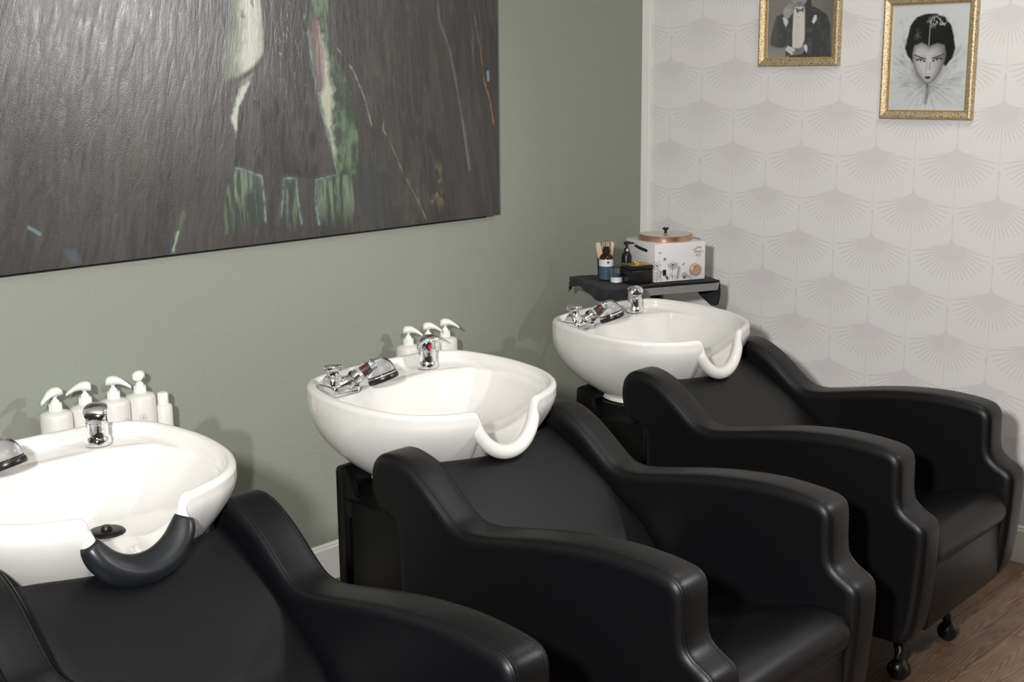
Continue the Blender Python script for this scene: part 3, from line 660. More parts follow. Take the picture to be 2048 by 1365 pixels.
def basin_bowl(parent, off):
    mb = MB()
    hz = HZ; lip = LIP
    cen = Vector((0, -.83, 0))
    def base(i, s=1):
        a = math.atan2(RIMP[i].x, RIMP[i].y-cen.y); return Vector((.205*s*math.sin(a), cen.y-.005+.165*s*math.cos(a), 0))
    loops = []
    def L(fn): loops.append([fn(i) for i in range(NR)])
    sh = lambda v: (v.x+BX, v.y, v.z)
    L(lambda i: sh(base(i, .80)+Vector((0,0,.676))))
    L(lambda i: sh(base(i, .98)+Vector((0,0,.676))))
    L(lambda i: sh(base(i, 1.02)+Vector((0,0,.681))))
    L(lambda i: sh(base(i, 1.0)+Vector((0,0,.687))))
    L(lambda i: sh(base(i, .985)+Vector((0,0,.692))))
    K = 22
    for k in range(1, K+1):
        q = k/K
        def fn(i, q=q):
            # body surface ignores the notch until near its lip
            zt = hz[i]-.034-.014*lip[i]
            z = .692+(zt-.692)*q
            zn = .692+(zrim(RIMP[i].y)-.034-.692)*q
            zz = z
            qq = (zz-.692)/(zrim(RIMP[i].y)-.034-.692)
            ex = 1.47+.93*sstep(-1.05, -.70, RIMP[i].y)
            f = 1-(1-min(1, qq))**ex
            v = base(i, .985).lerp(RIMP[i], f); v.z = zz
            v += NOR[i]*(-.006*lip[i]*q)
            return sh(v)
        L(fn)
    # rolled rim
    for a in (-118, -92, -66, -40, -15, 12, 40, 65, 90, 115, 140, 165, 185):
        def fn(i, a=a):
            c, rw = rimc(i); A = math.radians(a)
            v = c+NOR[i]*(rw*math.cos(A))+UPV[i]*(rw*math.sin(A))
            if A < .25:
                k_ = (a+118)/130; zb_ = hz[i]-.034-.014*lip[i]
                w_ = RIMP[i].copy(); w_.z = zb_+(hz[i]-rw+.002-zb_)*(.12+.88*k_)
                v = w_.lerp(v, sstep(0, .5, NN[i]))
            return sh(v)
        L(fn)
    # inside: short wall, deck at the back, bowl sloping to the front drain
    DR = Vector((.045, -.862, .782)); DR0 = DR.copy()
    EDG = []
    for i in range(NR):
        p = RIMP[i]-NOR[i]*(.027+.010*(1-lip[i])-.004*lip[i]); 
        w = sstep(-.84, -.66, p.y)            # deck share
        ybow = -.672-.9*max(0, abs(p.x-.02)-.12)**1.6
        e = p.copy()
        if w > 0: e.y = p.y+(min(p.y, ybow-.02*0)-p.y)*w; e.x = p.x*(1-.10*w)
        EDG.append((p, e, w))
    def inner(i, dn, dd):
        dd2 = dd*(1-.45*lip[i]); c, rw = rimc(i)
        return c-NOR[i]*(rw+.004-dn)-UPV[i]*(dd2-rw)
    E3 = [inner(i, -.004, .0345) for i in range(NR)]
    for i in range(NR):
        p = E3[i]; w = EDG[i][2]; e = p.copy(); ybow = -.672-.9*max(0, abs(p.x-.02)-.12)**1.6
        if w > 0: e.y = p.y+(min(p.y, ybow)-p.y)*w; e.x = p.x*(1-.10*w)
        EDG[i] = (p, e, w)
    deckz = lambda i: EDG[i][0].z
    L(lambda i: sh(inner(i, .004, .020))); L(lambda i: sh(inner(i, .001, .028))); L(lambda i: sh(inner(i, -.003, .0335)))
    for q in (.3, .6, .88, 1.0):
        L(lambda i, q=q: sh(Vector((*EDG[i][0].lerp(EDG[i][1], q)[:2], deckz(i)-.001-.0015*q-(.003 if q == 1 else 0)-.006*(1-EDG[i][2])*q))))
    K = 20
    for k in range(1, K+1):
        q = k/K
        def fn(i, q=q):
            e = EDG[i][1]; v = e.lerp(DR, q*.88+.0)
            z0 = deckz(i)-.0085; dep = 1-(1-q)**2.3
            v.z = z0+(DR.z-z0)*dep
            return sh(v)
        L(fn)
    L(lambda i: sh(EDG[i][1].lerp(DR, .92)*1.0 + Vector((0,0, DR.z-.006-EDG[i][1].lerp(DR, .92).z))))
    mb.loft(loops, True, True, True)
    o = mb.build('bowl', M['ceramic'], parent, off, angle=60)
    mb = MB(); mb.lathe([(.001,.009),(.030,.009),(.038,.007),(.042,.002),(.042,-.004)], (DR.x+BX, DR.y, DR.z-.002), (0,0,1), 36); mb.lathe([(.001,.017),(.010,.016),(.013,.011),(.013,.006)], (DR.x+BX, DR.y, DR.z), (0,0,1), 24)
    mb.build('drain_cover', M['dark_hole'], o, off)
    return o
def make_basin(kind):
    OFF = (0, -.85, 0)
    t = thing('wash_basin', '', 'basin', (0,0,0), 0, 'white ceramic backwash basins in the row')
    basin_bowl(t, OFF)
    # pedestal cabinet with raised back shell
    mb = MB(); mb.box((0, -.875, .3225), (.50, .235, .645), 0, .012, 3)
    mb.box((0, -.722, .363), (.50, .050, .726), 0, .014, 3)
    loops = []
    for z, s in ((.640, 1.18), (.650, 1.05), (.662, .97), (.677, .93)):
        loops.append([(x*s, -.845+y*s, z) for x, y in rrect(.44, .30, .09, 8)])
    mb.loft(loops)
    sd = []
    for sx in (-1, 1):
        pts = catmull([(-.736,.60,0),(-.736,.722,0),(-.748,.718,0),(-.762,.70,0),(-.770,.672,0),(-.782,.655,0),(-.80,.645,0),(-.80,.60,0)], 4)
        mb.loft([[(sx*.2485, q.x, q.y) for q in pts], [(sx*.228, q.x, q.y) for q in pts]])
    mb.build('pedestal', M['pedestal'], t, OFF, angle=35)
    if kind == 0:
        mb = MB(); mb.box((.328, -.890, .611), (.156, .090, .010), 0, .002); mb.build('side_ledge', M['pedestal'], t, OFF, smooth=False)
    zd = .915; fx, fy = .183, -.628
    mb = MB(); mb.lathe([(.001,0),(.0300,0),(.0310,.004),(.0300,.013),(.0270,.018),(.0255,.023),(.0250,.050),(.0262,.0515),(.0262,.0535),(.0252,.055),(.0250,.076),(.022,.083),(.012,.087),(.001,.088)], (fx, fy, zd), (0,0,1), 48)
    f = mb.build('faucet', M['chrome'], t, OFF, angle=30)
    mb = MB()
    d = Vector(((.62, .78, 0), (.80, -.60, 0), (.60, .80, 0))[kind]); d.normalize()
    side = Vector((-d.y, d.x, 0)); base_ = Vector((fx, fy, zd+.062))
    prof_ = [(-.0290,-.002,.012,.006),(-.0275,.008,.021,.012),(-.018,.019,.0272,.012),(-.002,.026,.0280,.0105),(.018,.028,.0245,.009),(.038,.023,.0185,.007),(.056,.014,.0125,.005),(.070,.006,.0070,.0035)]
    if kind == 2: prof_ = [(-.028,.004,.014,.004),(-.0265,.010,.022,.012),(-.016,.018,.0275,.014),(0,.022,.0285,.013),(.016,.019,.0265,.012),(.026,.010,.020,.010),(.029,.004,.012,.004)]
    mb.loft([[base_+d*a+Vector((0,0,b2))+side*(w*math.cos(k*math.pi/8))+Vector((0,0,1))*(h_*math.sin(k*math.pi/8)) for k in range(16)] for a, b2, w, h_ in prof_])
    mb.build('lever', M['chrome'], f, OFF)
    if kind:
        dd = Vector((-.38, -.925, 0)) if kind == 1 else Vector((-.62, -.78, 0)); c0 = Vector((fx, fy, zd+.066))+dd*.0250
        mb = MB(); mb.lathe([(.001,.0018),(.0052,.0016),(.0058,0)], c0, dd, 20); mb.build('red_marker', M['red'], f, OFF)
    # diverter block holding the hand shower
    tx, ty = -.200, -.660
    mb = MB(); loops = []
    for z, s in ((0, .97), (.003, 1), (.019, 1), (.024, .96), (.026, .88)):
        loops.append([(tx+.010+x*s, ty+y*s, zd+z) for x, y in rrect(.098, .080, .014, 6)])
    mb.loft(loops)
    loops = []
    for z, w_, r_ in ((.024,.050,.010),(.029,.050,.012),(.041,.048,.014),(.049,.040,.0165),(.053,.033,.0150),(.060,.030,.0145),(.067,.031,.015)):
        loops.append([(tx-.008+x, ty+y, zd+z) for x, y in rrect(w_, w_, min(r_, w_/2-.0005), 6)])
    mb.loft(loops)
    mb.lathe([(.016,.065),(.0255,.067),(.0270,.070),(.0270,.077),(.0250,.080),(.001,.082)], (tx-.008, ty, zd), (0,0,1), 40)
    v = mb.build('diverter_valve', M['chrome'], t, OFF, angle=30)
    # hand shower: handle rising to the right, clear head facing the bowl
    p0 = Vector((-.176, -.684, zd+.030)); p1 = Vector((-.112, -.708, .982)); hd = Vector((-.088, -.724, .960))
    ax = (p1-p0).normalized()
    mb = MB(); mb.lathe([(.001,-.016),(.020,-.016),(.022,-.004),(.0175,.006),(.0165,.014),(.001,.014)], p0, ax, 28)
    mb.build('shower_socket', M['chrome'], v, OFF, angle=35)
    mb = MB(); mb.tube([p0+ax*.012, p0+ax*.018, p0+ax*.040, p0+ax*.062, p1-ax*.004, p1+ax*.012], [.018,.0215,.0215,.0195,.0185,.0175], 28)
    nrm = Vector((.14, -.34, -.93)).normalized()
    mb.lathe([(.001,-.046),(.014,-.0445),(.026,-.037),(.036,-.023),(.041,-.006),(.0425,.010)], hd, nrm, 40)
    h = mb.build('hand_shower', M['clear'], t, OFF, angle=50)
    mb = MB(); mb.lathe([(.0400,.0085),(.0430,.0085),(.0442,.012),(.0442,.020),(.0425,.023),(.0395,.0235),(.0395,.020)], hd, nrm, 44); mb.f = mb.f[:-2]; mb.m = mb.m[:-2]
    mb.build('spray_ring', M['blackplastic'], h, OFF, angle=35)
    mb = MB(); mb.lathe([(.001,.011),(.0400,.011),(.0400,.0215),(.001,.0215)], hd, nrm, 40); mb.build('spray_plate', M['greyplate'], h, OFF, angle=35)
    mb = MB(); mb.tube([p0+ax*.016, p0+ax*.034], [.0150, .0150], 20); mb.build('handle_collar', M['chrome'], h, OFF)
    mb = MB(); mb.tube([p0+ax*.046, p0+ax*.074], [.0105,.0095], 16); mb.build('inner_tube', M['maroon'], h, OFF)
    return t

UN = [(-3.219, -.088, -.011), (-2.164, -.090, .025), (-1.048, 0, .030)]
chair0 = make_chair()
CL = ['black leather backwash chair nearest the camera, its front cut off at the lower left',
      'black leather backwash chair in the middle of the row of three',
      'black leather backwash chair beside the patterned wallpaper, farthest right']
BL = ['white ceramic wash basin with black neck rest, nearest and cut off at left edge',
      'white ceramic wash basin in the middle, lever tap with red dot and three bottles behind',
      'white ceramic wash basin farthest right, beside the tray with the wax heater']
for k, (ux, uy, rz) in enumerate(UN):
    R = Matrix.Rotation(rz, 3, 'Z')
    c = chair0 if k == 0 else copy_tree(chair0)
    q = R @ Vector((0, -1.5, 0)); c.location = (ux+q.x, uy+q.y, 0); c.rotation_euler = (0,0,rz); c['label'] = CL[k]
    b_ = make_basin(k)
    q = R @ Vector((0, -.85, 0)); b_.location = (ux+q.x, uy+q.y, 0); b_.rotation_euler = (0,0,rz); b_['label'] = BL[k]

# black gel neck rest on basin 1
def neck_rest():
    ux, uy, rz = UN[0]
    t_ = MB(); idx = []
    for i in range(NR):
        p = RIMP[i]
        if p.y < -1.0 and abs(p.x+.018) < .0955: idx.append(i)
    idx.sort()
    L = []
    nI = len(idx)
    for j, i in enumerate(idx):
        c, rw = rimc(i)
        e = min(1, min(j+.6, nI-.4-j)/6); g = math.sqrt(max(0, 1-(1-e)**2))
        up = UPV[i]; fw = NOR[i]; thick = .005+.003*g
        outer = []; R0 = rw+thick*g
        full = .019*(math.sin(math.pi*(j+.5)/nI)**.6)
        for k in range(21):
            A = math.radians(-72+206*k/20)
            ro = R0+full*max(0, math.cos(A+math.radians(30)))
            outer.append(c+Vector((BX,0,0))+fw*(ro*math.cos(A))+up*((R0+full*.7*max(0, -math.sin(A)))*math.sin(A)))
        inner = []
        for k in range(20, -1, -1):
            A = math.radians(-72+206*k/20); inner.append(c+Vector((BX,0,0))+fw*((rw+.0012)*math.cos(A))+up*((rw+.0012)*math.sin(A)))
        L.append(outer+inner)
    t_.loft(L)
    o = t_.build('neck_rest', M['gelblack'], None, (0,-1.13,.80), angle=70)
    R = Matrix.Rotation(rz, 3, 'Z'); q = R @ Vector((0, -1.13, 0)); o.location = (ux+q.x, uy+q.y, .80); o.rotation_euler = (0,0,rz)
    tag(o, 'curved black rubber neck rest in the notch of the nearest basin', 'neck rest')
neck_rest()

# ------------------------------------------------------------------ shelves and bottles
def shelf(x0, x1, z, label):
    mb = MB(); mb.box((0, -.075, -.009), (x1-x0, .148, .018), 0, .002)
    for x in (-.35, .35):
        mb.box((x*(x1-x0), -.006, -.05), (.02, .010, .07), 0, .001); mb.box((x*(x1-x0), -.06, -.023), (.014, .11, .010), 0, .001)
    o = mb.build('wall_shelf', M['white_trim'], None, smooth=False); o.location = ((x0+x1)/2, -.0005, z)
    return tag(o, label, 'shelf', 'narrow shelves behind the basins')
shelf(-2.94, -2.44, .672, 'narrow white wall shelf behind the nearest basin, under five bottles')
shelf(-1.56, -1.23, .648, 'narrow white wall shelf behind the middle basin, under three bottles')
def arc_text(mb, r, z0, mi=0): pass
def make_pump(R_=.0445, Hb=.170):
    t = thing('pump_bottle', '', 'bottle')
    mb = MB(); mb.lathe([(.001,0),(R_-.006,0),(R_-.001,.004),(R_,.010),(R_,Hb-.010),(R_-.002,Hb-.004),(R_-.008,Hb+.001),(.022,Hb+.0045),(.018,Hb+.006),(.001,Hb+.006)], n=48)
    mb.build('body', M['bottle'], t, angle=35)
    mb = MB(); prof = [(.001,Hb+.004),(.0178,Hb+.004),(.0178,Hb+.026),(.0168,Hb+.027),(.001,Hb+.027)]
    mb.lathe(prof, n=40)
    for k in range(40):
        a = 2*math.pi*k/40; mb.box((.0178*math.cos(a), .0178*math.sin(a), Hb+.015), (.0012,.0012,.018), a, 0)
    mb.lathe([(.0125,Hb+.026),(.012,Hb+.032),(.0075,Hb+.038),(.0055,Hb+.040),(.0055,Hb+.052),(.001,Hb+.052)], n=28)
    mb.build('collar', M['pump'], t, angle=35)
    mb = MB(); z = Hb+.056
    pr_ = [(-.0185,-.004,.006,.005),(-.0180,-.001,.0150,.0110),(-.012,.002,.0180,.0135),(0,.0035,.0180,.0135),(.012,.0030,.0150,.0120),(.026,-.002,.0115,.0090),(.040,-.0105,.0080,.0065),(.050,-.0180,.0058,.0052),(.052,-.0200,.004,.004)]
    mb.loft([[(a, w*math.cos(k*math.pi/8), z+b2+h_*math.sin(k*math.pi/8)) for k in range(16)] for a, b2, w, h_ in pr_])
    mb.lathe([(.0085,Hb+.046),(.009,Hb+.056),(.001,Hb+.056)], n=24)
    mb.build('pump_head', M['pump'], t, angle=50)
    # printed rosette and lines, wrapped on the front of the body (front = -y)
    mb = MB(); Rr = R_+.0004; zc = Hb*.63
    def pl(u0, z0, u1, z1, w=.0005):
        du, dz = u1-u0, z1-z0; l = math.hypot(du, dz) or 1; nx, nz = -dz/l*w, du/l*w
        q = [(u0+nx, z0+nz), (u1+nx, z1+nz), (u1-nx, z1-nz), (u0-nx, z0-nz)]
        mb.add([(Rr*math.sin(u/Rr), -Rr*math.cos(u/Rr), z_) for u, z_ in q], [(0,1,2,3)])
    for k in range(24):
        a = 2*math.pi*k/24; r0, r1 = .0088, (.0135 if k % 2 else .0115); pl(r0*math.cos(a), zc+r0*math.sin(a), r1*math.cos(a), zc+r1*math.sin(a), .00035)
    for k in range(16):
        a = 2*math.pi*k/16; b2 = 2*math.pi*(k+1)/16; pl(.006*math.cos(a), zc+.006*math.sin(a), .006*math.cos(b2), zc+.006*math.sin(b2), .0003)
    for q in ((-.002,0,0,.002),(0,.002,.002,0),(.002,0,0,-.002),(0,-.002,-.002,0)): pl(q[0], zc+q[1], q[2], zc+q[3], .0009)
    for k in range(3): pl(-.012+.002*k, zc-.024-.006*k, .012-.002*k, zc-.024-.006*k, .0006)
    mb.build('printed_emblem', M['ink'], t, recalc=False, smooth=False)
    mb = MB()
    for k in range(8): pl(.052, zc+.028-.006*k, .075, zc+.028-.006*k, .0007)
    mb.build('printed_text', M['ink'], t, recalc=False, smooth=False)
    return t
pump0 = make_pump()
PUMPS = [(-2.835, -.100, .672, -2.80, -.20, 1.0, 1.0, 'white pump bottle farthest left behind the nearest basin, spout pointing at camera'),
         (-2.742, -.098, .672, 2.6, -2.9, 1.0, .985, 'white pump bottle second from left behind nearest basin, spout pointing left'),
         (-2.652, -.098, .672, -.70, .31, 1.0, .985, 'white pump bottle behind the nearest basin with spout pointing right'),
         (-2.562, -.092, .672, .80, -.40, 1.0, 1.0, 'white pump bottle behind nearest basin, spout to wall, next to the small capped bottle'),
         (-1.488, -.100, .648, -.75, 1.8, 1.0, 1.0, 'white pump bottle at the left of the three behind the middle basin'),
         (-1.394, -.102, .648, -.62, 1.8, 1.0, 1.0, 'white pump bottle between two others behind the middle basin tap'),
         (-1.302, -.096, .648, -.68, 1.8, 1.0, 1.0, 'white pump bottle at the right of the three behind the middle basin')]
for k, (x, y, z, ph, lab, s, hz_, L_) in enumerate(PUMPS):
    c = pump0 if k == 0 else copy_tree(pump0)
    c.location = (x, y, z); c.rotation_euler = (0, 0, lab)
    for ch in c.children:
        if ch.name.startswith('pump_head'): ch.rotation_euler = (0, 0, ph-lab)
    c['label'] = L_; c['group'] = 'white pump bottles behind the nearest basin' if k < 4 else 'white pump bottles behind the middle basin'
t = thing('capped_bottle', 'small white capped bottle at the right end of the row by the nearest basin', 'bottle', (-2.490, -.097, .672))
mb = MB(); mb.lathe([(.001,0),(.022,0),(.0265,.004),(.0270,.010),(.0270,.118),(.024,.124),(.018,.127),(.001,.127)], n=40); mb.build('body', M['bottle'], t, angle=35)
mb = MB(); mb.lathe([(.001,.126),(.0165,.126),(.0170,.128),(.0165,.158),(.013,.163),(.001,.164)], n=36); mb.build('cap', M['pump'], t, angle=35)
mb = MB()
for k in range(10):
    a0 = -.15; 
    mb.add([(.0274*math.sin(a), -.0274*math.cos(a), .105-.009*k+dz) for a, dz in ((a0,.0007),(a0+.9,.0007),(a0+.9,-.0007),(a0,-.0007))], [(0,1,2,3)])
mb.build('label_print', M['ink'], t, recalc=False, smooth=False)

# teal bottle on the small side ledge of pedestal 1
R = Matrix.Rotation(UN[0][2], 3, 'Z'); q = R @ Vector((.342, -.866, 0))
t = thing('teal_bottle', 'narrow teal plastic bottle between the nearest basin and its chair, mostly hidden', 'bottle', (UN[0][0]+q.x, UN[0][1]+q.y, .6166), UN[0][2])
mb = MB(); mb.lathe([(.001,0),(.017,0),(.019,.004),(.019,.095),(.016,.108),(.013,.116),(.0155,.118),(.0155,.124),(.013,.126),(.0155,.128),(.0155,.134),(.013,.136),(.001,.137)], n=32); mb.build('body', M['teal'], t)
mb = MB(); mb.lathe([(.001,.136),(.0165,.136),(.018,.142),(.018,.170),(.015,.180),(.009,.185),(.001,.186)], n=28); mb.build('cap', M['teal'], t)

# ------------------------------------------------------------------ trolley with tray, towel and its things
AX = Vector((.914, -.406, 0)); AY = Vector((.406, .914, 0)); TC = Vector((-.41, -.434, 0)); TZ = .962; TROT = math.atan2(-.406, .914)
def tw(a, b2, z=0): return TC+AX*a+AY*b2+Vector((0,0,z))
t = thing('tray_trolley', 'grey metal tray on a black column in the corner behind the right basin', 'trolley', tuple(tw(-.09, 0)), TROT)
def trl(a, b2, z): return (a+.09, b2, z)
mb = MB(); loops = []
cx, cy = -.09, 0
for z, s in ((TZ-.030, -.006), (TZ-.028, 0), (TZ-.006, .003), (TZ-.0005, .004), (TZ+.0005, .002), (TZ-.004, -.002), (TZ-.005, -.008)):
    loops.append([trl(cx+x, cy+y, z) for x, y in rrect(.48+2*s, .34+2*s, .02, 5)])
mb.loft(loops); mb.build('tray', M['steel'], t, angle=30)
mb = MB(); mb.lathe([(.001,.03),(.028,.03),(.028,.5),(.026,.505),(.026,.915),(.055,.920),(.060,.932),(.001,.932)], (.055,0,0), n=32); mb.build('column', M['blackplastic'], t, angle=35)
mb = MB()
for k in range(5):
    a = 2*math.pi*k/5+.3; mb.tube([(.055,0,.07),(.055+.12*math.cos(a),.12*math.sin(a),.065),(.055+.17*math.cos(a),.17*math.sin(a),.055)], [.02,.015,.012], 10)
    mb.lathe([(.002,-.010),(.024,-.010),(.026,-.006),(.026,.006),(.024,.010),(.002,.010)], (.055+.175*math.cos(a),.175*math.sin(a),.026), (math.sin(a),-math.cos(a),0), 20)
mb.build('wheeled_base', M['blackplastic'], t, angle=35)
mb = MB(); mb.tube([(-.10,-.06,TZ-.035),(-.14,-.075,TZ-.10),(-.19,-.085,TZ-.19)], .010, 12); mb.build('strut', M['blackplastic'], t)
# towel
mb = MB(); NA, NB = 90, 60; P = []
def towel_pt(u, v):
    fd = .044+.006*math.sin(u*22)+.036*math.exp(-((u-.215)/.045)**2)
    e = sstep(.215, .34, u); fd = fd*(1-e)-.024*e
    if u > .5: fd += .010*sstep(.55, .8, u)
    rt = .060+.055*math.exp(-((v-.12)/.25)**2); lf = .045+.015*math.sin(v*7)
    a = -.33-lf+(.48+lf+rt)*u; b2 = -.17-fd+(.34+fd+.045)*v
    if b2 < -.17 and fd > 0: pass
    ca, cb = min(max(a, -.335), .155), min(max(b2, -.176), .176)
    da = abs(a-ca); db = abs(b2-cb); drop = math.hypot(da, db)
    out = .008*(1-math.exp(-drop/.008))
    sg = lambda x: (x > 0)-(x < 0)
    w = (.006*math.sin(a*46+b2*12)+.004*math.sin(a*23-1))*(1-math.exp(-drop/.02)) + .005*math.sin(b2*55)*(1-math.exp(-da/.015))
    x = ca+sg(a-ca)*(out+w); y = cb+sg(b2-cb)*(out+w*1.4)
    wr = .0014*mnoise.noise(Vector((a*30, b2*30, 3)))+.0020
    return tw(x, y, TZ+.0035+wr*(drop < .004)+.004*math.exp(-((drop-.004)/.006)**2)-max(0, drop-.006))
for i in range(NA+1): P.append([towel_pt(i/NA, j/NB) for j in range(NB+1)])
mb.grid(P)
o = mb.build('towel', M['towel'], None, (TC.x, TC.y, TZ), angle=80, recalc=False); o.location = (TC.x, TC.y, TZ)
md = o.modifiers.new('thick', 'SOLIDIFY'); md.thickness = .006; md.offset = 1
tag(o, 'dark navy towel draped over the tray under the wax heater', 'towel')
TT = TZ+.0105
# wax heater
WR = math.atan2(-.406, .914)
t = thing('wax_heater', 'white box wax heater with copper rimmed lid and flower drawings', 'wax heater', tuple(tw(.0, 0, TT)), WR)
HW, HD, HH = .226, .236, .150
mb = MB(); mb.box((0,0,HH/2), (HW, HD, HH), 0, .004, 2); mb.build('housing', M['waxwhite'], t, angle=35)
mb = MB(); mb.lathe([(.001,.0),(.104,.0),(.106,.002),(.108,.020),(.1065,.0215),(.104,.020),(.095,.0205),(.001,.0245)], (0,0,HH), (0,0,1), 64); ld = mb.build('lid', M['copper'], t, angle=30)
mb = MB(); mb.lathe([(.001,.0215),(.100,.0212),(.100,.0225),(.001,.0262)], (0,0,HH), (0,0,1), 64); mb.build('lid_top', M['lidtop'], ld, angle=30)
mb = MB(); mb.lathe([(.007,.022),(.0075,.026),(.0045,.030),(.0050,.034),(.0085,.038),(.0125,.041),(.0130,.044),(.0110,.047),(.001,.048)], (0,0,HH), (0,0,1), 28)
mb.build('lid_knob', M['blackplastic'], t, angle=35)
yf = -HD/2
mb = MB(); mb.lathe([(.001,.016),(.020,.016),(.0225,.014),(.0235,.0)], (.064, yf, .042), (0,-1,0), 40); kn = mb.build('dial', M['copperknob'], t, angle=30)
mb = MB(); mb.box((.059, yf-.0163, .052), (.0012, .0008, .008), 0, 0); mb.build('dial_mark', M['inkblack'], kn, smooth=False)
mb = MB(); mb.box((-.070, yf-.001, .037), (.014, .003, .023), 0, .001); sw = mb.build('switch', M['blackplastic'], t, smooth=False)
mb = MB(); mb.lathe([(.0058,0),(.0058,.002),(.0035,.0025),(.001,.002)], (-.069, yf, .090), (0,-1,0), 24); mb.build('indicator', M['steel'], t)
mb = MB(); mb.tube([(-HW/2-.001, -.060, .118),(-HW/2-.001,-.055,.118),(-HW/2-.001,.000,.122),(-HW/2-.001,.036,.127),(-HW/2-.001,.041,.128)], [.003,.0058,.0062,.0058,.003], 12); mb.build('side_handle', M['blackplastic'], t)
# printed drawing and lettering on the front
mb = MB(); yi = yf-.0006
def ln(pts, w=.0005):
    for (x0, z0), (x1, z1) in zip(pts, pts[1:]):
        dx, dz = x1-x0, z1-z0; l = math.hypot(dx, dz) or 1; nx, nz = -dz/l*w, dx/l*w
        mb.add([(x0+nx, yi, z0+nz), (x1+nx, yi, z1+nz), (x1-nx, yi, z1-nz), (x0-nx, yi, z0-nz)], [(0,1,2,3)])
def petal(cx, cz, a, l, wd):
    n = 8; P1 = []; P2 = []
    for k in range(n+1):
        s_ = k/n; off_ = wd*math.sin(math.pi*s_); P1.append((cx+l*s_*math.cos(a)-off_*math.sin(a), cz+l*s_*math.sin(a)+off_*math.cos(a))); P2.append((cx+l*s_*math.cos(a)+off_*math.sin(a), cz+l*s_*math.sin(a)-off_*math.cos(a)))
    ln(P1); ln(P2)
def flower(cx, cz, n, l, wd, a0=0, a1=2*math.pi):
    for k in range(n): petal(cx, cz, a0+(a1-a0)*k/(n-(a1-a0 < 6.2)), l, wd)
ln([(-.104,.004),(-.101,.03),(-.103,.064)]); flower(-.103,.066,6,.020,.004); ln([(-.106,.07),(-.100,.062)], .0015)
for k in range(3): petal(-.103,.014+.012*k,.6,.014,.003); petal(-.103,.010+.012*k,2.5,.010,.003)
ln([(-.104,.004),(-.092,.020),(-.085,.036)]); flower(-.084,.040,5,.008,.002)
for k in range(3): petal(-.092,.008+.007*k,.3+.3*k,.014,.0025)
ln([(-.034,.004),(-.036,.03),(-.033,.058)]); flower(-.033,.068,9,.024,.0035,math.pi*1.0,math.pi*2.0); ln([(-.045,.070),(-.040,.076),(-.033,.078),(-.026,.076),(-.021,.070)]); petal(-.036,.02,2.4,.016,.004); petal(-.035,.014,.7,.016,.004)
ln([(-.014,.004),(-.010,.03),(-.006,.05)]); flower(-.006,.052,4,.008,.003)
for k in range(4): petal(-.012+.002*k,.012+.009*k,.6,.010,.003); petal(-.012+.002*k,.010+.009*k,2.6,.010,.003)
for k in range(7): petal(.020,.008,.7+.28*k,.026-.002*abs(k-3),.0025)
ln([(.034,.002),(.040,.014),(.046,.022)]); petal(.040,.012,1.0,.012,.003); petal(.038,.008,2.1,.010,.003); petal(.044,.006,.3,.010,.002)
for k in range(5): petal(-.058,.010+.002*k,.5+.55*k,.012,.003)
ln([(-.058,.012),(-.061,.02),(-.055,.016),(-.057,.006)], .0016)
for cx, cz in ((-.094,.114),(-.088,.112),(.012,.062),(.017,.066)): petal(cx, cz, .9, .005, .0015); petal(cx, cz, 2.4, .004, .0012)
for k in range(11):
    a = math.radians(-30+24*k); r0 = .027; ln([(.064+r0*math.cos(a), .042+r0*math.sin(a)), (.064+(r0+.003)*math.cos(a), .042+(r0+.003)*math.sin(a))], .0003)
ln([(.052,.117),(.056,.122),(.060,.118),(.066,.124),(.070,.120),(.078,.128),(.083,.127)], .0006); ln([(.066,.116),(.072,.128),(.070,.134)], .0005); ln([(.060,.112),(.068,.122)], .0004)
FONT = {'T': [[(0,1),(1,1)],[(.5,1),(.5,0)]], 'H': [[(0,0),(0,1)],[(1,0),(1,1)],[(0,.5),(1,.5)]], 'E': [[(1,1),(0,1),(0,0),(1,0)],[(0,.5),(.8,.5)]], 'O': [[(0,0),(0,1),(1,1),(1,0),(0,0)]],
        'N': [[(0,0),(0,1),(1,0),(1,1)]], 'Y': [[(0,1),(.5,.5),(1,1)],[(.5,.5),(.5,0)]], 'P': [[(0,0),(0,1),(1,1),(1,.5),(0,.5)]]}
def word(s_, x, z, w, h_, gap, lw=.0009):
    for ch in s_:
        if ch in FONT:
            for st_ in FONT[ch]: ln([(x+a*w, z+b2*h_) for a, b2 in st_], lw)
        x += w+gap
word('THE', .074, .1225, .0042, .0078, .0036, .0006); word('HONEY', .0635, .106, .0042, .0082, .0040, .0006); word('POT', .0705, .092, .0044, .0082, .0040, .0006)
mb.build('printed_drawing', M['inkblack'], t, smooth=False, recalc=False)
# black tin with gold lid
t = thing('lidded_tin', 'square black tin with a gold lid in front of the wax heater', 'tin', tuple(tw(-.172, -.082, TT)), TROT)
mb = MB(); mb.box((0,0,.027), (.094,.084,.054), 0, .004, 2); mb.build('body', M['blackplastic'], t, angle=35)
mb = MB(); mb.box((0,0,.064), (.096,.086,.018), 0, .003, 2); l_ = mb.build('lid', M['blackplastic'], t, angle=35)
mb = MB(); mb.box((0,0,.0735), (.088,.078,.003), 0, .001); mb.lathe([(.020,0),(.018,.003),(.001,.003)], (0,0,.075), (0,0,1), 24)
for k in range(4): mb.box((.012*math.cos(k*.8), .012*math.sin(k*.8), .079), (.018,.002,.003), k*.8, .001)
mb.build('gold_plate', M['gold'], l_, angle=35)
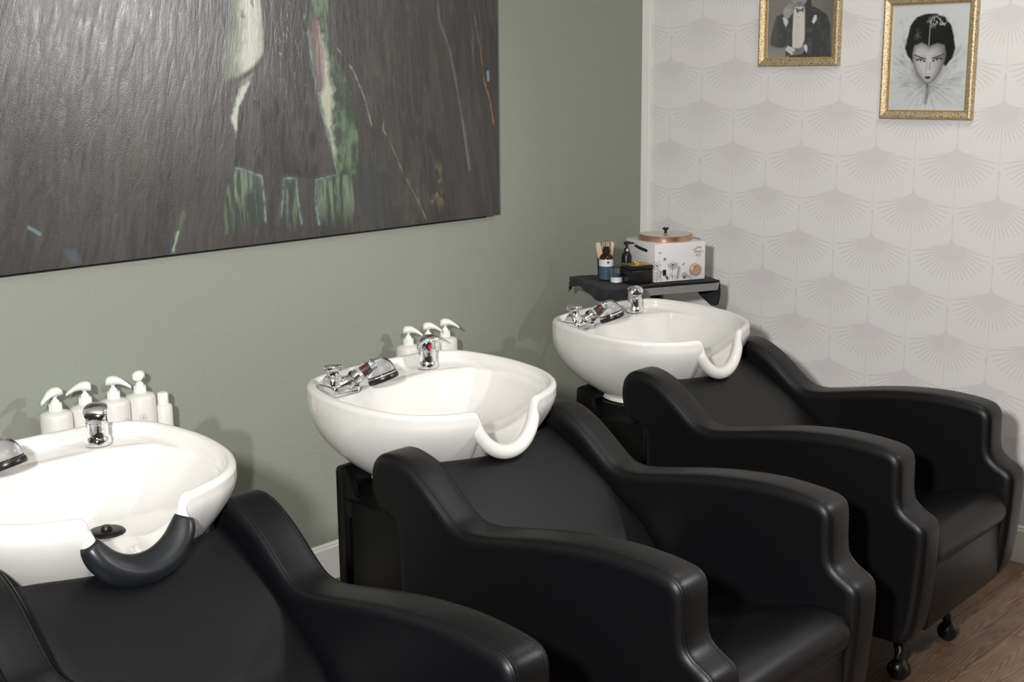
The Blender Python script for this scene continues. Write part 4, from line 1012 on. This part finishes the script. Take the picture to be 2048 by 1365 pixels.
# amber spray bottle
t = thing('amber_bottle', 'amber bottle with white and blue label and clear capped nozzle on the towel', 'bottle', tuple(tw(-.245, .035, TT)))
mb = MB(); mb.lathe([(.001,0),(.025,0),(.0275,.003),(.0278,.01),(.0278,.080),(.026,.090),(.020,.100),(.013,.105),(.012,.108),(.001,.108)], n=40); mb.build('body', M['amber'], t)
mb = MB(); mb.lathe([(.0282,.004),(.0282,.056)], n=40); mb.f = mb.f[:-2]; mb.m = mb.m[:-2]; mb.build('blue_label', M['label_b'], t, recalc=False)
mb = MB(); mb.lathe([(.0283,.056),(.0283,.083)], n=40); mb.f = mb.f[:-2]; mb.m = mb.m[:-2]
wl = mb.build('white_label', M['label_w'], t, recalc=False)
mb = MB(); mb.lathe([(.0018,0),(.0045,0),(.0045,.0006),(.0018,.0006)], (.0283*math.sin(-.6), -.0283*math.cos(-.6), .072), (math.sin(-.6), -math.cos(-.6), 0), 16)
for k in range(5): 
    a = -1.0+.0*k; mb.box((.0286*math.sin(-.75), -.0286*math.cos(-.75), .050-.009*k), (.028,.0006,.0008), -.75, 0)
mb.build('label_print', M['inkblack'], wl, smooth=False)
mb = MB(); mb.lathe([(.001,.107),(.0145,.107),(.0145,.122),(.011,.125),(.009,.132),(.001,.132)], n=28); mb.build('nozzle', M['blackplastic'], t, angle=35)
mb = MB(); mb.lathe([(.0125,.125),(.0125,.151),(.011,.153),(.001,.1535)], n=28); mb.build('clear_cap', M['clear'], t, angle=35)
# small clear jar
t = thing('clear_jar', 'small clear plastic jar with a pale label in front of the amber bottle', 'jar', tuple(tw(-.238, -.040, TT)))
mb = MB(); mb.lathe([(.001,0),(.0215,0),(.0225,.003),(.0225,.058),(.021,.060),(.0195,.058),(.0195,.006),(.001,.006)], n=36); mb.build('body', M['clear'], t, angle=35)
mb = MB(); mb.lathe([(.0229,.002),(.0229,.022)], n=36); mb.f = mb.f[:-2]; mb.m = mb.m[:-2]; mb.build('label', M['label_w'], t, recalc=False)
mb = MB(); mb.lathe([(.001,.007),(.0185,.007),(.0185,.034),(.001,.036)], n=30); mb.build('contents', M['label_b'], t)
# cup of sticks (dark cup) and the sticks
t = thing('stick_cup', 'small dark cup behind the amber bottle holding wooden sticks', 'cup', tuple(tw(-.215, .105, TT)))
mb = MB(); mb.lathe([(.001,0),(.026,0),(.028,.004),(.031,.075),(.029,.075),(.0255,.006),(.001,.006)], n=30); mb.build('body', M['blackplastic'], t, angle=35)
def stick(dx, dy, lx, ly, rz, label):
    mb = MB(); loops = []; Ls = .135
    for s_ in [0,.004,.012,.025,.045,.07,.12,.5,.88,.93,.955,.975,.988,.996,1]:
        e = min(s_, 1-s_)*Ls; w = .0095*math.sqrt(max(.02, 1-max(0, 1-e/.0095)**2)); loops.append([(w,-.0009,s_*Ls),(w,.0009,s_*Ls),(-w,.0009,s_*Ls),(-w,-.0009,s_*Ls)])
    mb.loft(loops); o = mb.build('wooden_stick', M['wood_stick'], None, angle=30)
    o.location = tuple(tw(-.215+dx, .105+dy, TT+.0085)); o.rotation_euler = (lx, ly, rz)
    tag(o, label, 'stick', 'wooden wax sticks in the cup')
stick(-.006, -.004, .06, -.20, -.75, 'wooden wax stick leaning left out of the cup')
stick(.008, -.006, .04, .13, -.75, 'wooden wax stick leaning right out of the cup')
stick(.000, .008, -.02, .03, -.9, 'wooden wax stick at the back of the cup, mostly hidden')
# dark pump bottle behind the tin
t = thing('dark_pump_bottle', 'small black pump bottle with long spout between sticks and wax heater', 'bottle', tuple(tw(-.150, .045, TT)))
mb = MB(); mb.lathe([(.001,0),(.018,0),(.0195,.004),(.0195,.085),(.016,.098),(.009,.104),(.001,.104)], n=30); mb.build('body', M['blackplastic'], t)
mb = MB(); mb.lathe([(.001,.103),(.0095,.103),(.0095,.118),(.004,.120),(.004,.138),(.001,.138)], n=20); mb.tube([(-.010,.002,.138),(0,0,.140),(.014,-.008,.139),(.026,-.016,.137)], [.006,.007,.004,.003], 10); mb.build('pump_head', M['blackplastic'], t)
mb = MB(); mb.box((-.006,-.0085,.112), (.008,.002,.010), -.6, .0005); mb.build('clip', M['label_w'], t, smooth=False)
